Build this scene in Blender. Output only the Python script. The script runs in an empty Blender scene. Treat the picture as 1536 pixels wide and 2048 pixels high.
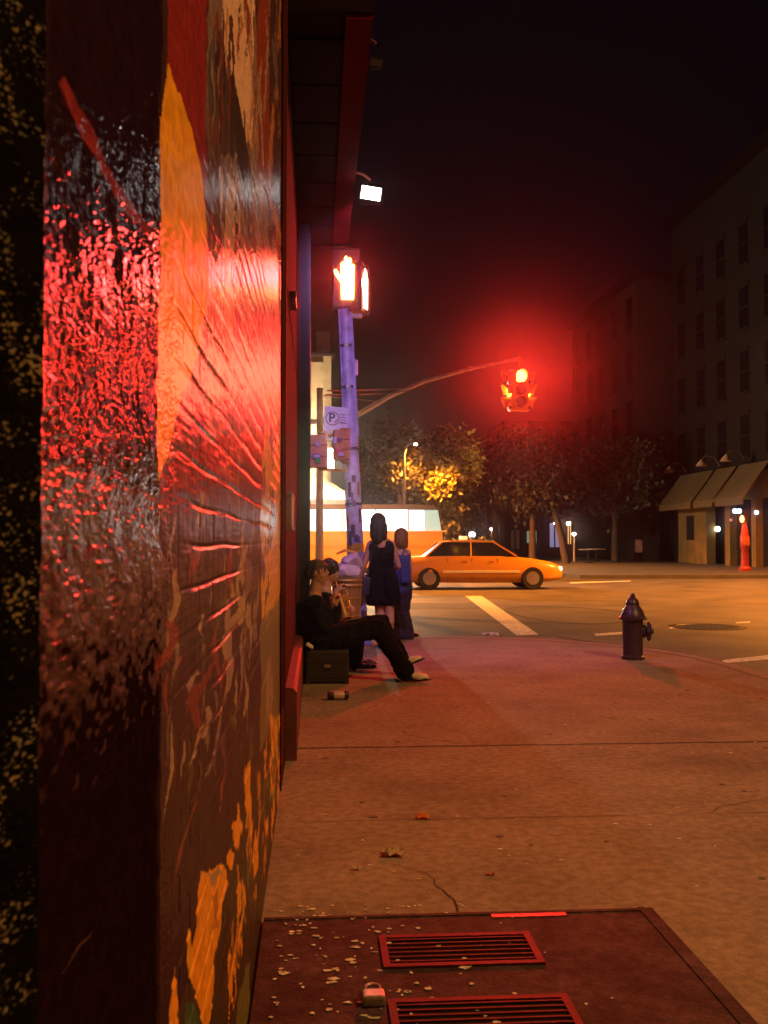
import bpy, bmesh, math, random
import numpy as np
from mathutils import Vector, Matrix
R = math.radians
random.seed(7)
C = bpy.context.scene.collection
SC = bpy.context.scene
PI = math.pi

# ------------------------------------------------------------------ camera
CAMZ = 1.30
FPX = 2000.0
cd = bpy.data.cameras.new('camera'); cam = bpy.data.objects.new('camera', cd); C.objects.link(cam)
cd.sensor_fit = 'VERTICAL'; cd.sensor_height = 36.0; cd.lens = FPX / 2048 * 36
cd.clip_start = 0.03; cd.clip_end = 2000
PITCH = math.atan(56 / FPX); YAW = math.atan(138 / FPX)
cam.location = (0, 0, CAMZ)
cam.rotation_euler = (PI / 2 + PITCH, 0, -YAW)
cd.dof.use_dof = True; cd.dof.focus_distance = 11.0; cd.dof.aperture_fstop = 15.0
SC.camera = cam
CM = Matrix.Rotation(-YAW, 3, 'Z') @ Matrix.Rotation(PI / 2 + PITCH, 3, 'X')

def ray(u, v): return CM @ Vector(((u - 768) / FPX, (1024 - v) / FPX, -1.0))
def P(u, v, D):                       # the point at street distance D seen at (u, v) of the photograph
    r = ray(u, v); return Vector((0, 0, CAMZ)) + r * (D / r.y)
def G(u, v, z=0.0):                   # the point of the ground
    r = ray(u, v); return Vector((0, 0, CAMZ)) + r * ((z - CAMZ) / r.z)

# ------------------------------------------------------------------ world, exposure
w = bpy.data.worlds.new('World'); SC.world = w; w.use_nodes = True
nt = w.node_tree
bg = nt.nodes['Background']
sky = nt.nodes.new('ShaderNodeTexSky'); sky.sky_type = 'NISHITA'; sky.sun_disc = False
sky.sun_elevation = R(-6); sky.sun_rotation = R(200)
mx = nt.nodes.new('ShaderNodeMix'); mx.data_type = 'RGBA'; mx.blend_type = 'ADD'; mx.inputs[0].default_value = 1
nt.links.new(sky.outputs[0], mx.inputs[6]); mx.inputs[7].default_value = (0.030, 0.014, 0.022, 1)
nt.links.new(mx.outputs[2], bg.inputs[0]); bg.inputs[1].default_value = 0.1
SC.view_settings.view_transform = 'Standard'; SC.view_settings.look = 'None'
SC.view_settings.exposure = 0.0; SC.view_settings.gamma = 1.0
SC.cycles.use_denoising = True
SC.cycles.max_bounces = 5; SC.cycles.volume_bounces = 0
SC.cycles.sample_clamp_indirect = 2.0; SC.cycles.sample_clamp_direct = 40.0
SC.cycles.volume_step_rate = 4

# ------------------------------------------------------------------ materials
def mat(name, col, rough=0.7, metal=0.0, bump=0.0, bscale=30.0, var=0.0, vscale=3.0, emit=None, es=0.0, spec=0.5, trans=0.0, alpha=1.0, detail=6.0, var2=0.0, v2=30.0, stain=0.0):
    m = bpy.data.materials.new(name); m.use_nodes = True
    t = m.node_tree; b = t.nodes['Principled BSDF']
    b.inputs['Base Color'].default_value = (*col, 1); b.inputs['Roughness'].default_value = rough
    b.inputs['Metallic'].default_value = metal; b.inputs['Specular IOR Level'].default_value = spec
    b.inputs['Transmission Weight'].default_value = trans
    tc = t.nodes.new('ShaderNodeTexCoord')
    if var > 0:
        n = t.nodes.new('ShaderNodeTexNoise'); n.inputs['Scale'].default_value = vscale; n.inputs['Detail'].default_value = detail
        t.links.new(tc.outputs['Object'], n.inputs['Vector'])
        mr = t.nodes.new('ShaderNodeMapRange'); mr.inputs[1].default_value = 0.3; mr.inputs[2].default_value = 0.7
        mr.inputs[3].default_value = 1 - var; mr.inputs[4].default_value = 1 + var
        t.links.new(n.outputs[0], mr.inputs[0])
        h = t.nodes.new('ShaderNodeVectorMath'); h.operation = 'SCALE'; h.inputs[0].default_value = col
        if var2 > 0:
            m2 = t.nodes.new('ShaderNodeMath'); m2.operation = 'MULTIPLY'
            for q_, (sc_, lo) in enumerate(((v2, var2), (v2 * 6, var2 * .8))):
                n2_ = t.nodes.new('ShaderNodeTexNoise'); n2_.inputs['Scale'].default_value = sc_; n2_.inputs['Detail'].default_value = 3
                t.links.new(tc.outputs['Object'], n2_.inputs['Vector'])
                mr2 = t.nodes.new('ShaderNodeMapRange'); mr2.inputs[1].default_value = 0.36; mr2.inputs[2].default_value = 0.64; mr2.inputs[3].default_value = 1 - lo; mr2.inputs[4].default_value = 1 + lo
                t.links.new(n2_.outputs[0], mr2.inputs[0]); t.links.new(mr2.outputs[0], m2.inputs[q_])
            m3 = t.nodes.new('ShaderNodeMath'); m3.operation = 'MULTIPLY'; t.links.new(mr.outputs[0], m3.inputs[0]); t.links.new(m2.outputs[0], m3.inputs[1])
            last = m3
            if stain > 0:
                for ss_, a_, b_ in ((.55, .50, .62), (2.6, .60, .70)):
                    ns = t.nodes.new('ShaderNodeTexNoise'); ns.inputs['Scale'].default_value = ss_; ns.inputs['Detail'].default_value = 8; ns.inputs['Roughness'].default_value = .7; t.links.new(tc.outputs['Object'], ns.inputs['Vector'])
                    r3 = t.nodes.new('ShaderNodeMapRange'); r3.inputs[1].default_value = a_; r3.inputs[2].default_value = b_; r3.inputs[3].default_value = 1; r3.inputs[4].default_value = stain; t.links.new(ns.outputs[0], r3.inputs[0])
                    m4 = t.nodes.new('ShaderNodeMath'); m4.operation = 'MULTIPLY'; t.links.new(last.outputs[0], m4.inputs[0]); t.links.new(r3.outputs[0], m4.inputs[1]); last = m4
            t.links.new(last.outputs[0], h.inputs['Scale'])
        else: t.links.new(mr.outputs[0], h.inputs['Scale'])
        t.links.new(h.outputs[0], b.inputs['Base Color'])
    if bump > 0:
        n = t.nodes.new('ShaderNodeTexNoise'); n.inputs['Scale'].default_value = bscale; n.inputs['Detail'].default_value = 5
        t.links.new(tc.outputs['Object'], n.inputs['Vector'])
        bp = t.nodes.new('ShaderNodeBump'); bp.inputs['Strength'].default_value = 1.0; bp.inputs['Distance'].default_value = bump
        t.links.new(n.outputs[0], bp.inputs['Height']); t.links.new(bp.outputs[0], b.inputs['Normal'])
    if emit:
        b.inputs['Emission Color'].default_value = (*emit, 1); b.inputs['Emission Strength'].default_value = es
    return m

# ------------------------------------------------------------------ mesh helpers
class MB:
    def __init__(s): s.bm = bmesh.new()
    def box(s, c, d, rz=0.0, bev=0.0, rx=0.0, ry=0.0, taper=None):
        M = Matrix.Translation(c) @ Matrix.Rotation(rz, 4, 'Z') @ Matrix.Rotation(ry, 4, 'Y') @ Matrix.Rotation(rx, 4, 'X')
        r = bmesh.ops.create_cube(s.bm, size=1.0); vs = r['verts']
        for v in vs:
            k = 1.0 if taper is None or v.co.z < 0 else taper
            v.co = Vector((v.co.x * d[0] * k, v.co.y * d[1] * k, v.co.z * d[2]))
        if bev > 0:
            es = list({e for v in vs for e in v.link_edges})
            q = bmesh.ops.bevel(s.bm, geom=es, offset=bev, segments=2, affect='EDGES', profile=0.6)
            vs = list({v for f in q['faces'] for v in f.verts} | {v for v in vs if v.is_valid})
            # collect the whole island
            seen = set(vs); st = list(vs)
            while st:
                a = st.pop()
                for e in a.link_edges:
                    o = e.other_vert(a)
                    if o not in seen: seen.add(o); st.append(o)
            vs = list(seen)
        for v in vs: v.co = M @ v.co
        return s
    def b2(s, p0, p1, bev=0.0):
        c = [(a + b) / 2 for a, b in zip(p0, p1)]; d = [abs(b - a) for a, b in zip(p0, p1)]
        return s.box(c, d, bev=bev)
    def quad(s, *ps):
        s.bm.faces.new([s.bm.verts.new(p) for p in ps]); return s
    def tube(s, pts, r, n=10, cap=True):
        pts = [Vector(p) for p in pts]
        rs = r if isinstance(r, (list, tuple)) else [r] * len(pts)
        rings = []
        up = None
        for i, p in enumerate(pts):
            t = (pts[min(i + 1, len(pts) - 1)] - pts[max(i - 1, 0)]).normalized()
            if up is None:
                up = Vector((0, 0, 1)) if abs(t.z) < 0.9 else Vector((1, 0, 0))
            a = t.cross(up).normalized(); b = a.cross(t).normalized(); up = b
            rings.append([s.bm.verts.new(p + (a * math.cos(2 * PI * k / n) + b * math.sin(2 * PI * k / n)) * rs[i]) for k in range(n)])
        for i in range(len(rings) - 1):
            for k in range(n):
                s.bm.faces.new((rings[i][k], rings[i][(k + 1) % n], rings[i + 1][(k + 1) % n], rings[i + 1][k]))
        if cap:
            s.bm.faces.new(rings[0][::-1]); s.bm.faces.new(rings[-1])
        return s
    def lathe(s, c, prof, n=20, axis='Z', rot=None):
        # prof: list of (radius, height)
        rings = []
        A = rot or (Matrix.Identity(3) if axis == 'Z' else (Matrix.Rotation(PI / 2, 3, 'Y') if axis == 'X' else Matrix.Rotation(-PI / 2, 3, 'X')))
        c = Vector(c)
        for (r, h) in prof:
            rings.append([s.bm.verts.new(c + A @ Vector((r * math.cos(2 * PI * k / n), r * math.sin(2 * PI * k / n), h))) for k in range(n)])
        for i in range(len(rings) - 1):
            for k in range(n):
                s.bm.faces.new((rings[i][k], rings[i][(k + 1) % n], rings[i + 1][(k + 1) % n], rings[i + 1][k]))
        s.bm.faces.new(rings[0][::-1]); s.bm.faces.new(rings[-1])
        return s
    def ball(s, c, r, sc=(1, 1, 1), seg=14, rot=None):
        q = bmesh.ops.create_uvsphere(s.bm, u_segments=seg, v_segments=max(6, seg * 2 // 3), radius=r)
        for v in q['verts']:
            p = Vector((v.co.x * sc[0], v.co.y * sc[1], v.co.z * sc[2]))
            if rot: p = rot @ p
            v.co = p + Vector(c)
        return s
    def prism(s, poly, a, b, plane='XZ'):
        # poly of 2-D points extruded between a and b along the third axis
        def mk(p, t):
            if plane == 'XZ': return (p[0], t, p[1])
            if plane == 'YZ': return (t, p[0], p[1])
            return (p[0], p[1], t)
        A = [s.bm.verts.new(mk(p, a)) for p in poly]; B = [s.bm.verts.new(mk(p, b)) for p in poly]
        s.bm.faces.new(A); s.bm.faces.new(B[::-1]); n = len(poly)
        for i in range(n): s.bm.faces.new((A[i], B[i], B[(i + 1) % n], A[(i + 1) % n]))
        return s
    def build(s, name, m, parent=None, smooth=False, sub=0):
        bmesh.ops.recalc_face_normals(s.bm, faces=s.bm.faces[:])
        me = bpy.data.meshes.new(name); s.bm.to_mesh(me); s.bm.free()
        if smooth:
            me.polygons.foreach_set('use_smooth', [True] * len(me.polygons))
            me.set_sharp_from_angle(angle=R(40))
        me.materials.append(m)
        o = bpy.data.objects.new(name, me); C.objects.link(o)
        if parent is not None:
            o.parent = parent; o.matrix_parent_inverse = Matrix.Identity(4)
            # geometry is given in world space: shift it into the parent's space
            inv = (Matrix.Translation(parent_world(parent))).inverted()
            me.transform(inv)
        return o

def parent_world(o):
    v = Vector((0, 0, 0))
    while o is not None:
        v += o.location; o = o.parent
    return v

def tag(o, label=None, cat=None, group=None, kind=None):
    if label: o['label'] = label
    if cat: o['category'] = cat
    if group: o['group'] = group
    if kind: o['kind'] = kind
    return o
def thing(name, loc, label, cat, group=None):
    o = bpy.data.objects.new(name, None); o.empty_display_size = 0.1
    C.objects.link(o); o.location = loc
    return tag(o, label, cat, group)
def light(name, kind, loc, col, power, parent, rad=0.1, aim=None, cone=None, blend=0.5):
    l = bpy.data.lights.new(name, kind); l.energy = power; l.color = col
    l.shadow_soft_size = rad
    if kind == 'SPOT': l.spot_size = cone or R(150); l.spot_blend = blend
    o = bpy.data.objects.new(name, l); C.objects.link(o)
    o.parent = parent
    o.location = Vector(loc) - parent_world(parent)
    if aim is not None:
        o.rotation_euler = (Vector(aim)).to_track_quat('-Z', 'Y').to_euler()
    return o

SOD = (1.0, 0.295, 0.035)

# ================================================================== SETTING
M_road = mat('asphalt', (0.115, 0.10, 0.095), 0.62, var=0.35, vscale=0.9, bump=0.004, bscale=60, var2=.3, v2=30)
M_walk = mat('concrete', (0.26, 0.205, 0.165), 0.9, var=0.16, vscale=2.0, bump=0.003, bscale=70, var2=.20, v2=22, stain=.68)
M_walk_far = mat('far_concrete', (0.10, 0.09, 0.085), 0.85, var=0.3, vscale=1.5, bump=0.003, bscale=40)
M_kerb = mat('kerb_stone', (0.24, 0.195, 0.16), 0.8, var=0.2, vscale=6)
M_paint = mat('road_paint', (0.72, 0.66, 0.58), 0.7, var=0.35, vscale=14)
M_patch_shadow = mat('patch_and_shadow', (0.06, 0.055, 0.055), 0.8, var=0.3, vscale=4)
M_joint = mat('joint_dirt', (0.035, 0.03, 0.028), 0.95)

RZ = -0.13
mb = MB(); mb.b2((-280, -280, RZ - 0.5), (280, 280, RZ)); tag(mb.build('road', M_road), 'dark asphalt roadway across the junction', 'road', kind='structure')

# near sidewalk: slab with a rounded street corner, kerb line right of the hydrant
KX, KY, KR = 4.35, 13.35, 2.6
out = [(-6, -6), (KX, -6), (KX, KY - KR - 0.6)]
for k in range(1, 9):
    a = k / 9 * PI / 2
    out.append((KX - KR * (1 - math.cos(a)), KY - KR - 0.6 + (KR + 0.55) * math.sin(a)))
out += [(KX - KR, KY), (-6, KY + 0.1)]
mb = MB(); mb.prism(out, RZ - 0.2, 0.0, 'XY'); tag(mb.build('sidewalk', M_walk), 'grey concrete sidewalk beside the painted wall', 'sidewalk', kind='structure')
# kerb stones: a strip set 3 mm proud round the edge
def offs(pl, d):
    r = []
    for i, p in enumerate(pl):
        a = Vector(pl[max(i - 1, 0)]); b = Vector(pl[min(i + 1, len(pl) - 1)]); t = (b - a).normalized()
        r.append((p[0] - t.y * d, p[1] + t.x * d))
    return r
edge = out[1:-1] + [(-6, KY + 0.1)]
inn = offs(edge, 0.15); oo = offs(edge, -0.01)
mb = MB()
for i in range(len(edge) - 1):
    a, b, c, d = inn[i], inn[i + 1], oo[i + 1], oo[i]
    mb.quad((*a, .004), (*b, .004), (*c, .004), (*d, .004)); mb.quad((*d, .004), (*c, .004), (*c, RZ), (*d, RZ))
tag(mb.build('kerb', M_kerb), 'pale stone kerb round the sidewalk corner', 'kerb', kind='structure')
# joints between the slabs (dirt-filled grooves, as thin sheets)
mb = MB()
ys = [3.455 - 1.52, 4.665, 6.30, 9.4]
def wob(i): return 0.012 * math.sin(i * 2.1)
for j, y in enumerate(ys):
    n = 24
    for i in range(n):
        xa = -0.1 + (KX - 0.05) * i / n; xb = -0.1 + (KX - 0.05) * (i + 1) / n
        h = 0.0012 + 0.0022 * random.random()
        if j == 2: h += .006
        mb.quad((xa, y - h + wob(i + j) * .4, .003), (xb, y - h + wob(i + 1 + j) * .4, .003), (xb, y + h + wob(i + 1 + j) * .4, .003), (xa, y + h + wob(i + j) * .4, .003))
for x, y0, y1 in ():
    n = 30
    for i in range(n):
        ya = y0 + (y1 - y0) * i / n; yb = y0 + (y1 - y0) * (i + 1) / n; h = .003 + .003 * random.random()
        mb.quad((x - h, ya, .003), (x + h, ya, .003), (x + h, yb, .003), (x - h, yb, .003))
cr_ = random.Random(12)
for (x, y, a, n) in ((1.9, 4.7, .9, 22), (.9, 6.35, 1.9, 26), (3.0, 7.2, .3, 20), (.5, 3.5, 1.2, 10), (2.2, 9.4, 2.2, 22)):
    for i in range(n):
        a += cr_.uniform(-.55, .55); L = cr_.uniform(.03, .08); h = .0022 * (1 - i / n) + .0006
        x2, y2 = x + L * math.cos(a), y + L * math.sin(a); nx, ny = -math.sin(a) * h, math.cos(a) * h
        mb.quad((x - nx, y - ny, .0028), (x2 - nx, y2 - ny, .0028), (x2 + nx, y2 + ny, .0028), (x + nx, y + ny, .0028)); x, y = x2, y2
tag(mb.build('pavement_joints', M_joint), 'dark dirt in the joints of the sidewalk slabs', 'pavement joints', kind='structure')

# far kerbs and pavements
def slab(name, poly, m, label, z=0.0):
    mb = MB(); mb.prism(poly, RZ - 0.2, z, 'XY'); return tag(mb.build(name, m), label, 'sidewalk', kind='structure')
g = lambda u, v: tuple(G(u, v, 0)[:2])
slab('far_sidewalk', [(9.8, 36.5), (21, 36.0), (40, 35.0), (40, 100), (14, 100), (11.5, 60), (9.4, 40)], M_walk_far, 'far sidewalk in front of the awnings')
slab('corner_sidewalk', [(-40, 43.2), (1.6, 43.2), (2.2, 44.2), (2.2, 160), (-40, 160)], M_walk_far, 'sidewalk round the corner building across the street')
slab('traffic_island', [(-2.2, 24.2), (0.9, 24.2), (1.1, 26), (-2.2, 26.2)], M_walk, 'small concrete island under the signal mast')

# road paint, sheets 4 mm above the road
def gq(mb, pts, dz=0.004):
    mb.quad(*[tuple(G(u, v, RZ)[:2]) + (RZ + dz,) for (u, v) in pts])
mb = MB()
gq(mb, [(1033, 1271), (1078, 1270), (963, 1192), (930, 1192)])
gq(mb, [(1192, 1272), (1188, 1268), (1245, 1264), (1245, 1269)])
gq(mb, [(1434, 1328), (1450, 1320), (1560, 1308), (1560, 1318)])
gq(mb, [(1140, 1167), (1140, 1164.5), (1262, 1161.5), (1262, 1163)])
gq(mb, [(1473, 1247), (1470, 1245), (1500, 1243), (1500, 1246)])
gq(mb, [(1340, 1258), (1338, 1255), (1370, 1251), (1373, 1254)])
tag(mb.build('road_markings', M_paint), 'worn white crosswalk line and lane dashes', 'road markings', kind='structure')
mb = MB()
def blob_ring(mb, c, a, b, w_, n=40, z=0.006, a0=0, a1=2 * PI):
    for i in range(n):
        t0 = a0 + (a1 - a0) * i / n; t1 = a0 + (a1 - a0) * (i + 1) / n
        k0 = 1 + .06 * math.sin(3 * t0 + 1); k1 = 1 + .06 * math.sin(3 * t1 + 1)
        p = lambda t, k, s_: (c[0] + a * k * s_ * math.cos(t), c[1] + b * k * s_ * math.sin(t), RZ + z)
        mb.quad(p(t0, k0, 1), p(t1, k1, 1), p(t1, k1, 1 - w_), p(t0, k0, 1 - w_))
c1 = G(1135, 1228, RZ); blob_ring(mb, c1, 1.15, 2.3, .07)
gq(mb, [(1110, 1272), (1112, 1274), (1215, 1292), (1240, 1292), (1240, 1289), (1200, 1285)], .006)
gq(mb, [(812, 1219), (812, 1206), (985, 1206), (962, 1217)], .003)  # dark strip painting a vehicle's shadow on the road
gq(mb, [(812, 1196), (812, 1191), (930, 1192), (920, 1196)], .003)  # second strip of the painted vehicle shadow
tag(mb.build('road_patches_and_shadow', M_patch_shadow), 'dark tar seams and patches in the asphalt, with painted vehicle shadow', 'road patches', kind='structure')
c2 = G(1415, 1254, RZ)
mb = MB(); mb.lathe((c2.x, c2.y, RZ), [(0.62, 0.0), (0.62, 0.008), (0.50, 0.012), (0.49, 0.006), (0.1, 0.006)], 28)
for k in range(-4, 5): mb.box((c2.x + k * .1, c2.y, RZ + .010), (.03, .8 * math.cos(k * .25), .008))
tag(mb.build('manhole_cover', mat('cast_iron', (.05, .045, .045), .5, metal=.6, bump=.002, bscale=80)), 'round dark manhole cover in the road behind the hydrant', 'manhole cover')

# ================================================================== THE PAINTED WALL
WX = -0.18
def mural():
    # columns spaced finely where the wall is near
    us = np.concatenate([np.arange(-60, 330, 1.5), np.arange(330, 561.5, 1.1)])
    Ds = []
    Xs = []
    for u in us:                      # near the camera the wall is bent back so the red lamps miss it
        r = ray(float(u), 1080); D = WX / r.x * r.y; X = WX
        if u < 84:
            k = -r.x / r.y; D = (-WX + .66 * .35) / (k + .35); X = -k * D
        Ds.append(D); Xs.append(X)
    Ds = np.array([-3.0, -1.0, 0.0, 0.3] + Ds); us = np.concatenate([[-400, -300, -200, -100], us]); xe_ = WX - .36 * .35
    Xs = np.array([xe_] * 4 + Xs)
    NR = 1150; ZT = 4.9
    rng = np.random.RandomState(3)
    V = np.zeros((len(Ds), NR + 2, 3)); UV = np.zeros((len(Ds), NR + 2, 2))
    for i, D in enumerate(Ds):
        if D <= 0.31: zlo, zhi = 0.9, 1.9
        else:
            zlo = P(float(us[i]), 2150, D).z; zhi = P(float(us[i]), -120, D).z
        zlo = max(zlo, 0.01); zhi = min(zhi, ZT - 0.01)
        z = np.concatenate([[-0.02], np.linspace(zlo, zhi, NR), [ZT]])
        V[i, :, 0] = Xs[i]; V[i, :, 1] = D; V[i, :, 2] = z
        UV[i, :, 0] = us[i]; UV[i, :, 1] = 1080 - (z - CAMZ) / max(D, .05) * FPX
    # exact v for each vertex
    U = UV[:, :, 0].copy(); W = UV[:, :, 1].copy()
    Y = V[:, :, 1]; Z = V[:, :, 2]
    # cheap smooth noise in wall space
    def noise(sy, sz, seed):
        r = np.random.RandomState(seed); g_ = r.rand(64, 64)
        a = (Y * sy) % 63; b = (Z * sz) % 63
        i0 = a.astype(int); j0 = b.astype(int); fa = a - i0; fb = b - j0
        fa = fa * fa * (3 - 2 * fa); fb = fb * fb * (3 - 2 * fb)
        return (g_[i0, j0] * (1 - fa) * (1 - fb) + g_[i0 + 1 - 0, j0] * fa * (1 - fb) + g_[i0, (j0 + 1)] * (1 - fa) * fb + g_[i0 + 1, j0 + 1] * fa * fb)
    # edge wobble, in metres of the wall turned into its own units
    wu = (noise(9, 14, 1) - .5) * 8 + (noise(30, 50, 2) - .5) * 4
    wv = (noise(12, 11, 4) - .5) * 30 + (noise(40, 60, 5) - .5) * 12
    X_ = U + wu * .7; Y_ = W + wv * .8
    col = np.zeros(U.shape + (3,)); col[:] = (0.055, 0.03, 0.035)
    gl = np.full(U.shape, 0.5)         # gloss
    def inside(poly, soft=True):
        x = X_ if soft else U; y = Y_ if soft else W
        r = np.zeros(x.shape, bool); n = len(poly)
        for i in range(n):
            x0, y0 = poly[i]; x1, y1 = poly[(i + 1) % n]
            if y0 == y1: continue
            c = ((y0 > y) != (y1 > y)) & (x < (x1 - x0) * (y - y0) / (y1 - y0) + x0)
            r ^= c
        return r
    def paint(poly, c, gloss=None, soft=True):
        m_ = inside(poly, soft); col[m_] = c
        if gloss is not None: gl[m_] = gloss
    # near black render, then the dark maroon field
    paint([(86, -2000), (318, -2000), (318, 2600), (86, 2600)], (0.022, 0.008, 0.011), .9)
    paint([(-2000, -3000), (84, -3000), (84, 3200), (-2000, 3200)], (0.004, 0.003, 0.003), .8)
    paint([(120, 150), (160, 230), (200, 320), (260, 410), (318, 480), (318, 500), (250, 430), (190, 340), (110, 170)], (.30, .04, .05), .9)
    # grey course below the red gloss
    m_ = (Z < 1.352 + .004 * (noise(20, 20, 9) - .5)) & (Z > 1.298) & (U > 84) & (U < 322); col[m_] = (.035, .035, .045); gl[m_] = .6
    m_ = (Z <= 1.298) & (U > 70) & (U < 330); gl[m_] = .5; col[m_] = (.014, .005, .007)
    # right-hand field: violet grey under brown streaks
    paint([(410, -2000), (566, -2000), (566, 900), (410, 930)], (.24, .19, .20), .5)
    paint([(318, 930), (420, 880), (566, 860), (566, 2600), (318, 2600)], (.034, .017, .022), .10)
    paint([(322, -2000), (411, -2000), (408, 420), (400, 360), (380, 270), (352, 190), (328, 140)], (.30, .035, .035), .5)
    paint([(330, 130), (352, 190), (380, 270), (400, 360), (412, 480), (414, 590), (396, 700), (362, 800), (338, 900), (316, 975), (312, 900), (316, 600), (317, 240)], (.80, .42, .012), .22, True)
    paint([(436, -2000), (507, -2000), (503, 300), (488, 280), (462, 160), (445, 130), (437, 60)], (.66, .50, .42), .3)
    paint([(440, 20), (447, 150), (462, 180), (480, 260), (498, 330), (486, 330), (452, 300), (432, 310)], (.085, .075, .09), .6)
    paint([(452, 150), (462, 140), (490, 300), (500, 420), (470, 330)], (.06, .05, .055), .6)
    paint([(412, 100), (425, 60), (432, 330), (438, 560), (420, 480)], (.11, .10, .12), .6)
    paint([(430, 330), (470, 360), (480, 560), (462, 700), (436, 600)], (.46, .38, .37), .5)
    paint([(505, -2000), (530, -2000), (535, 300), (545, 420), (520, 400), (508, 250)], (.28, .06, .04), .5)
    paint([(530, -2000), (566, -2000), (566, 500), (545, 440), (536, 260)], (.07, .04, .05), .5)
    paint([(520, 360), (533, 380), (563, 500), (561, 545), (545, 470)], (.02, .015, .015), .3)
    paint([(535, 370), (545, 400), (563, 470), (563, 500), (552, 470)], (.5, .22, .05), .5)
    # yellow strip before the pier
    paint([(530, 780), (566, 780), (566, 1180), (547, 1210), (524, 1240), (522, 1000), (526, 880)], (.78, .38, .015), .5)
    paint([(522, 1002), (552, 1000), (552, 1070), (522, 1075)], (.62, .48, .30), .5)
    paint([(522, 1245), (566, 1185), (566, 1425), (522, 1500)], (.15, .13, .05), .3)
    # vertical run marks and brush strokes
    rr = random.Random(11)
    def stroke(x0, y0, x1, y1, wd, c):
        mid = [(x0 + (x1 - x0) * t + wd * .6 * math.sin(7 * t + x0), y0 + (y1 - y0) * t) for t in np.linspace(0, 1, 7)]
        L = [(x - wd * .5 * math.sin(PI * min(1, .12 + i / 6)) - .4, y) for i, (x, y) in enumerate(mid)]
        Rr = [(x + wd * .5 * math.sin(PI * min(1, .12 + i / 6)) + .4, y) for i, (x, y) in enumerate(mid)]
        paint(L + Rr[::-1], c)
    for k in range(90):
        x = rr.uniform(412, 555); y = rr.uniform(-50, 900); l = rr.uniform(60, 360); 
        c = rr.choice([(.12, .08, .09), (.36, .26, .22), (.22, .06, .05), (.16, .13, .16), (.42, .20, .08), (.07, .04, .05)])
        stroke(x, y, x + rr.uniform(-3, 5), y + l, rr.uniform(1.2, 6), c)
    for k in range(95):
        x = rr.uniform(330, 545); y = rr.uniform(880, 1560); l = rr.uniform(30, 150)
        c = rr.choice([(.18, .14, .14), (.34, .25, .18), (.15, .12, .17), (.26, .05, .05), (.02, .01, .012), (.012, .008, .01), (.11, .05, .06), (.10, .08, .03)])
        stroke(x, y, x + rr.uniform(-14, 2), y + l, rr.uniform(1.5, 9), c)
    # the pale slanting strokes lower down
    tan = (.34, .24, .18); pink = (.30, .20, .20)
    for (x0, y0, x1, y1, wd, c) in [(356, 1130, 345, 1260, 9, tan), (352, 1150, 335, 1330, 6, tan), (345, 1230, 322, 1370, 22, (.20, .04, .035)), (392, 1340, 372, 1420, 12, pink), (410, 1330, 385, 1480, 26, (.17, .035, .035)),
                                    (420, 1410, 392, 1500, 14, pink), (350, 1440, 335, 1640, 6, tan), (370, 1480, 362, 1560, 4, pink), (405, 1440, 380, 1520, 5, tan),
                                    (478, 1190, 452, 1340, 20, tan), (463, 1190, 445, 1470, 13, pink), (487, 1250, 478, 1400, 6, pink), (500, 1200, 500, 1330, 7, tan), (515, 1130, 511, 1300, 6, (.22, .16, .16)),
                                    (440, 1280, 400, 1300, 5, (.3, .06, .05)), (490, 1330, 497, 1470, 4, tan), (391, 1600, 340, 1780, 4, (.2, .05, .05)), (190, 1830, 130, 1920, 3, (.12, .07, .04)), (430, 1250, 436, 1400, 9, (.19, .05, .045))]:
        stroke(x0, y0, x1, y1, wd, c)
    # orange, yellow and green dabs near the pavement
    OR = (.85, .36, .02); YE = (.80, .42, .02); GR = (.05, .12, .05)
    paint([(430, 1850), (460, 1700), (520, 1500), (566, 1400), (566, 2600), (330, 2600), (360, 2000)], (.05, .035, .02))
    paint([(398, 1766), (405, 1728), (428, 1714), (452, 1722), (458, 1752), (446, 1790), (442, 1850), (430, 1900), (428, 1990), (412, 2060), (406, 1998), (382, 1945), (388, 1880), (400, 1850)], OR)
    paint([(420, 1722), (440, 1724), (446, 1742), (428, 1752)], (.40, .28, .16))
    paint([(428, 1780), (440, 1775), (436, 1850), (430, 1850)], (.45, .18, .02))
    paint([(352, 1920), (360, 1975), (358, 2080), (342, 2080), (346, 1990)], OR)
    paint([(380, 1835), (386, 1835), (390, 1930), (380, 1935), (376, 1880)], YE)
    paint([(455, 1698), (464, 1690), (470, 1705), (464, 1728), (456, 1715)], OR)
    paint([(468, 1640), (480, 1598), (486, 1640), (482, 1690), (470, 1680)], OR)
    paint([(492, 1530), (502, 1525), (500, 1580), (508, 1640), (500, 1700), (494, 1640)], OR)
    paint([(538, 1428), (552, 1432), (566, 1422), (562, 1450), (556, 1515), (543, 1520), (541, 1460)], YE)
    paint([(540, 1520), (554, 1520), (552, 1600), (538, 1600)], GR)
    paint([(366, 2100), (372, 1985), (404, 2000), (410, 2100)], GR)
    paint([(470, 2100), (482, 1960), (502, 1900), (500, 2100)], (.16, .16, .05))
    for k in range(46):
        t = rr.random(); x = 556 - 96 * t + rr.uniform(-10, 10); y = 1440 + 440 * t + rr.uniform(-60, 60)
        stroke(x, y, x + rr.uniform(-3, 3), y + rr.uniform(40, 170), rr.uniform(2, 5), rr.choice([OR, OR, (.5, .2, .03), (.10, .05, .03), (.10, .14, .05), (.4, .16, .04)]))
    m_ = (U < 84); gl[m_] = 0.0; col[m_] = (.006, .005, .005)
    glint_ = np.clip((noise(300, 620, 61) * (noise(34, 60, 62) * .6 + .4) - .50) * 4.5, 0, 1) ** 2; hue_ = noise(90, 160, 64)[:, :, None]
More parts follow.
